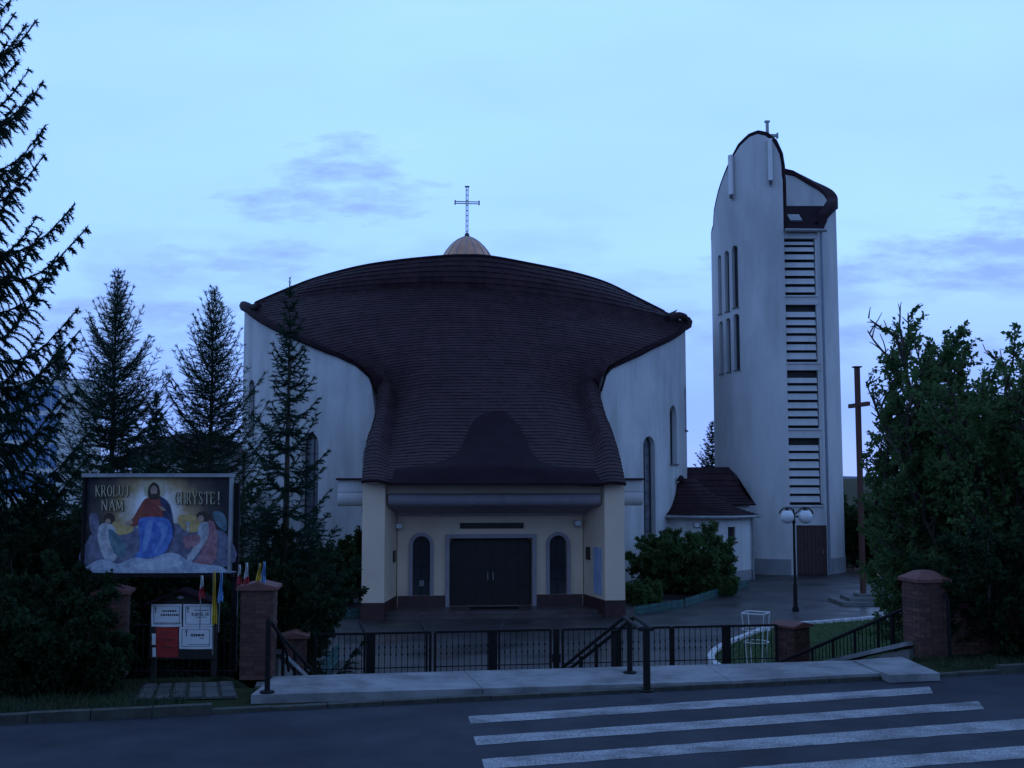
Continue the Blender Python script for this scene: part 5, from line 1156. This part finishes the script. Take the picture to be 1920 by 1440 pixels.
for px, py, Y, Rb, sd_, lab in ((289, 738, 38, 1.3, 15, 'little spruce top between the two larches'), (104, 620, 96, 3.4, 16, 'slim spruce tip rising behind the pale block at the left'), (1337, 792, 76, 2.6, 17, 'distant conifer peeping out between church and tower')):
    b_ = gbase(px, Y); conifer('spruce_tree', (b_.x, Y, G), PY(px, py, Y).z - G, Rb, sd_, lab, gap=.4, dens=45, nl=.11, nw=.016, upturn=.3, sub=.17, group='spruces')
# broad-leaved trees on the right
b_ = gbase(1803, 27.0); Ht = (PY(1830, 540, 27).z - b_.z) * .96
broad('hornbeam_tree', b_, fan(12, Ht * .84, .30, 3, .4, .25) + [(.02, 0, 1, Ht * .95, .2, 0), (-.14, .05, 1, Ht * .84, -.2, 0), (.1, -.05, 1, Ht * .9, .1, 0)], 21, 'leafy tree with upright sprays behind the stout brick pillar', per=38, leaf=.12, maxr=2.25, cfg=dict(nb=(24, 12), ang=(25, 60), ratio=(.33, .42), up=.03, twigs=1), group='broad-leaved trees on the right')
b_ = gbase(1960, 24.5); Ht = (PY(1930, 560, 24.5).z - b_.z) * .84
broad('hornbeam_tree', b_, fan(10, Ht, .5, 4, .5, .25), 22, 'dark leafy tree cut off by the right edge of the picture', per=28, leaf=.12, cfg=dict(nb=(18, 10), ratio=(.38, .42)), group='broad-leaved trees on the right')
b_ = gbase(1772, 28.0)
broad('hornbeam_tree', b_, fan(16, (PY(1690, 735, 28.5).z - b_.z) * .88, .44, 5, .6, .3), 23, 'lower leafy tree overlapping the wooden cross', per=32, leaf=.12, maxr=1.95, cfg=dict(nb=(15, 9), ratio=(.42, .42)), group='broad-leaved trees on the right')
b_ = gbase(1895, 21.2)
broad('leafy_shrub', b_, fan(14, 2.9, .8, 6, .9, .3), 24, 'dense low shrub over the brick wall at the right', per=26, cfg=dict(nb=(13, 9), f0=(.05, .1)), m=m_leaf3, cat='shrub', group='shrubs')
# shrubs
SH = [(125, 17.3, 1.45, 1.1, 14, .6, 41, 'low spreading shrub in front of the half hidden brick pillar', .075, 0, m_leaf3, 0), (55, 18.0, 2.2, 1.0, 16, .6, 31, 'broad leafy shrub in the lower left corner beside the road', .08, 0, m_leaf3, 0), (0, 21.5, 4.4, .7, 14, .8, 32, 'tall leafy shrub under the big spruce at the left edge', .09, 0, m_leaf3, 0),
      (150, 24.0, 5.0, .6, 15, .9, 33, 'tall dark shrub behind the left side of the billboard', .09, 0, m_leaf3, 0), (330, 24.6, 4.7, .6, 15, .9, 34, 'tall dark shrub behind the right side of the billboard', .09, 0, m_leaf3, 0), (470, 25.2, 4.2, .5, 11, .6, 39, 'dark shrub between billboard and spruce', .085, 0, m_leaf3, 0),
      (535, 28.2, 3.3, .45, 12, .6, 35, 'shrub at the foot of the spruce by the low gatepost', .085, 0, m_leaf3, 0), (650, 44.6, 2.9, .5, 11, .5, 36, 'rounded dark shrub left of the porch', .11, 0, m_leaf2, 0), (1283, 48.8, 3.3, .9, 30, 1.3, 37, 'big rounded bush with small white blossoms right of the porch', .10, 700, m_leaf, 0),
      (1200, 44.5, 1.0, .9, 10, .5, 38, 'low bedding plants behind the teal edging by the porch', .1, 60, m_leaf, 0), (1350, 47.5, .95, .9, 10, .6, 40, 'low bedding plants at the right end of the bush', .1, 40, m_leaf, 0)]
for px, Y, h, sp_, n, rad, sd_, lab, lf, blo, m_, _ in SH:
    b_ = gbase(px, Y); broad('leafy_shrub' if h > 1.5 else 'bedding_plant', b_, fan(n, h, sp_, sd_, rad, .3), sd_, lab, leaf=lf * 1.3, per=24, cfg=dict(nb=(14, 9), f0=(.08, .12), ratio=(.40, .42), wob=.12, up=.02), m=m_, cat='shrub' if h > 1.5 else 'plant', group='shrubs' if h > 1.5 else 'bedding plants', blossom=blo)
for px, Y, h, rad, sd_, lab in ((1612, 63, 4.6, 1.2, 51, 'dark tree mass just right of the tower foot'), (1690, 60, 5.0, 1.4, 52, 'dark background tree behind the leaning leafy tree'), (330, 52, 6.6, 1.2, 53, 'dark background tree between larches and church'), (40, 46, 4.6, 1.5, 54, 'dark background tree under the pale block'), (1800, 58, 5.5, 1.5, 55, 'dark background tree behind the right-hand trees'), (1915, 47, 5.0, 1.5, 56, 'dark background tree low at the right edge of the picture')):
    b_ = gbase(px, Y); broad('background_tree', (b_.x, Y, G), fan(13, h, .6, sd_, rad, .3), sd_, lab, leaf=.2, lw=.36, per=13, cfg=dict(nb=(14, 8), f0=(.03, .1)), m=m_leaf2, group='background trees')
# grass tufts along the verge
def tufts(n, fn, name, label, hmin, hmax):
    g = np.random.default_rng(77); P = np.array([fn(g) for _ in range(n)]); an = g.uniform(0, 6.283, n); h = g.uniform(hmin, hmax, n); dx = np.stack([np.cos(an), np.sin(an), np.zeros(n)], 1) * .006
    tip = P + np.stack([g.normal(0, .05, n), g.normal(0, .05, n), h], 1); o = npmesh(name, np.stack([P - dx, P + dx, tip], 1).reshape(-1, 3), np.arange(n * 3).reshape(-1, 3), m_grass); props(o, label, 'grass', kind='stuff')
def v_l(g): p = RO(g.uniform(-9, -.6), .2 + g.gamma(1.5, .6)); return (p.x, p.y, gz(p.x, p.y))
tufts(14000, v_l, 'grass', 'rough grass on the verge below the billboard', .03, .14)
def v_r(g): p = RO(g.uniform(12.2, 19), .2 + g.gamma(1.5, .7)); return (p.x, p.y, gz(p.x, p.y))
tufts(9000, v_r, 'grass', 'rough grass on the verge at the right by the brick wall', .03, .12)
# worn paving under the notice board
pv = MB().add([PZ(x, y, -.012) for x, y in ((250, 1313), (446, 1309), (436, 1278), (268, 1284))], [(0, 1, 2, 3)]).build('footpath', MATS['kerb_shaded'], recalc=False); struct(pv)
for i in range(6):
    for j in range(3):
        f0, f1 = i / 6, (i + 1) / 6; g0, g1_ = j / 3, (j + 1) / 3; A0, A1, B0, B1 = PZ(255, 1312, -.008), PZ(445, 1308, -.008), PZ(270, 1284, -.008), PZ(436, 1279, -.008)
        q = lambda a, c: A0.lerp(A1, a).lerp(B0.lerp(B1, a), c); e = .02
        MB().prism([q(f0 + e, g0 + e), q(f1 - e, g0 + e), q(f1 - e, g1_ - e), q(f0 + e, g1_ - e)], (0, 0, random.uniform(.015, .025))).build('paving_slab', mat('paving_dull', (.06, .062, .06), (.10, .10, .098), scale=4, rough=.9, obrand=.2), pv)

# ================================================================== BACKGROUND BUILDINGS
pb_ = PY(113, 712, 85); t = thing('pale_block', (pb_.x, 85, G), 'pale flat-roofed block with blue glazing behind the trees at the left', 'building'); zt = pb_.z; XR = PY(163, 712, 84).x
dl_ = Vector((-.86, .5, 0)); dr_ = Vector((.75, .66, 0)).normalized(); c0 = Vector((pb_.x, 85, G)); wR = (XR - pb_.x) / .75 * 1.02
MB().prism([c0, c0 + dr_ * wR, c0 + dr_ * wR + dl_ * 8, c0 + dl_ * 8], ZV * (zt - G)).build('wall', m_white, t)
MB().prism([c0 - ZV * 0 + ZV * (zt - G), c0 + dr_ * wR + ZV * (zt - G), c0 + dr_ * wR + dl_ * 8 + ZV * (zt - G), c0 + dl_ * 8 + ZV * (zt - G)], ZV * .15).build('roof', m_steel, t)
nl_ = Vector((dl_.y, -dl_.x, 0)); nl_ = nl_ if nl_.y < 0 else -nl_; m_bg = mat('blue_glazing', (.06, .16, .40), (.10, .24, .5), scale=1, rough=.15)
for i in range(4):
    for j in range(4):
        w = MB().box(c0 + dl_ * (.9 + i * 1.7) + nl_ * .03 + ZV * (zt - G - 1.4 - j * 2.3), (.78, .03, .95), (dl_, nl_, ZV)).build('window', m_bg, t)
        MB().bar(c0 + dl_ * (.9 + i * 1.7) + nl_ * .07 + ZV * (zt - G - 2.35 - j * 2.3), c0 + dl_ * (.9 + i * 1.7) + nl_ * .07 + ZV * (zt - G - .45 - j * 2.3), .07).build('mullion', m_white, w)
hz = PY(345, 812, 58).z; hx0, hx1 = PY(235, 850, 56).x, PY(470, 850, 56).x
t = thing('low_house', ((hx0 + hx1) / 2, 58, G), 'low house with a broad dark brown roof behind the billboard shrubs', 'house'); ev = PY(240, 850, 56).z; rx0, rx1 = PY(330, 812, 59).x, PY(400, 812, 59).x
MB().box(((hx0 + hx1) / 2, 59, (G + ev) / 2), ((hx1 - hx0) / 2 - .4, 3.2, (ev - G) / 2)).build('wall', m_stucco, t)
MB().add([(hx0, 55, ev), (hx1, 55, ev), (hx1, 63, ev), (hx0, 63, ev), (rx0, 59, hz), (rx1, 59, hz)], [(0, 1, 5, 4), (1, 2, 5), (2, 3, 4, 5), (3, 0, 4), (0, 3, 2, 1)]).build('roof', m_roof, t)
for x in (hx0 + 1.2, (hx0 + hx1) / 2, hx1 - 1.2): wd = MB().box((x, 55.78, (G + ev) / 2), (.5, .03, .6)).build('window', m_glass, t); MB().box((x, 55.74, (G + ev) / 2), (.03, .03, .6)).build('mullion', m_white, wd)
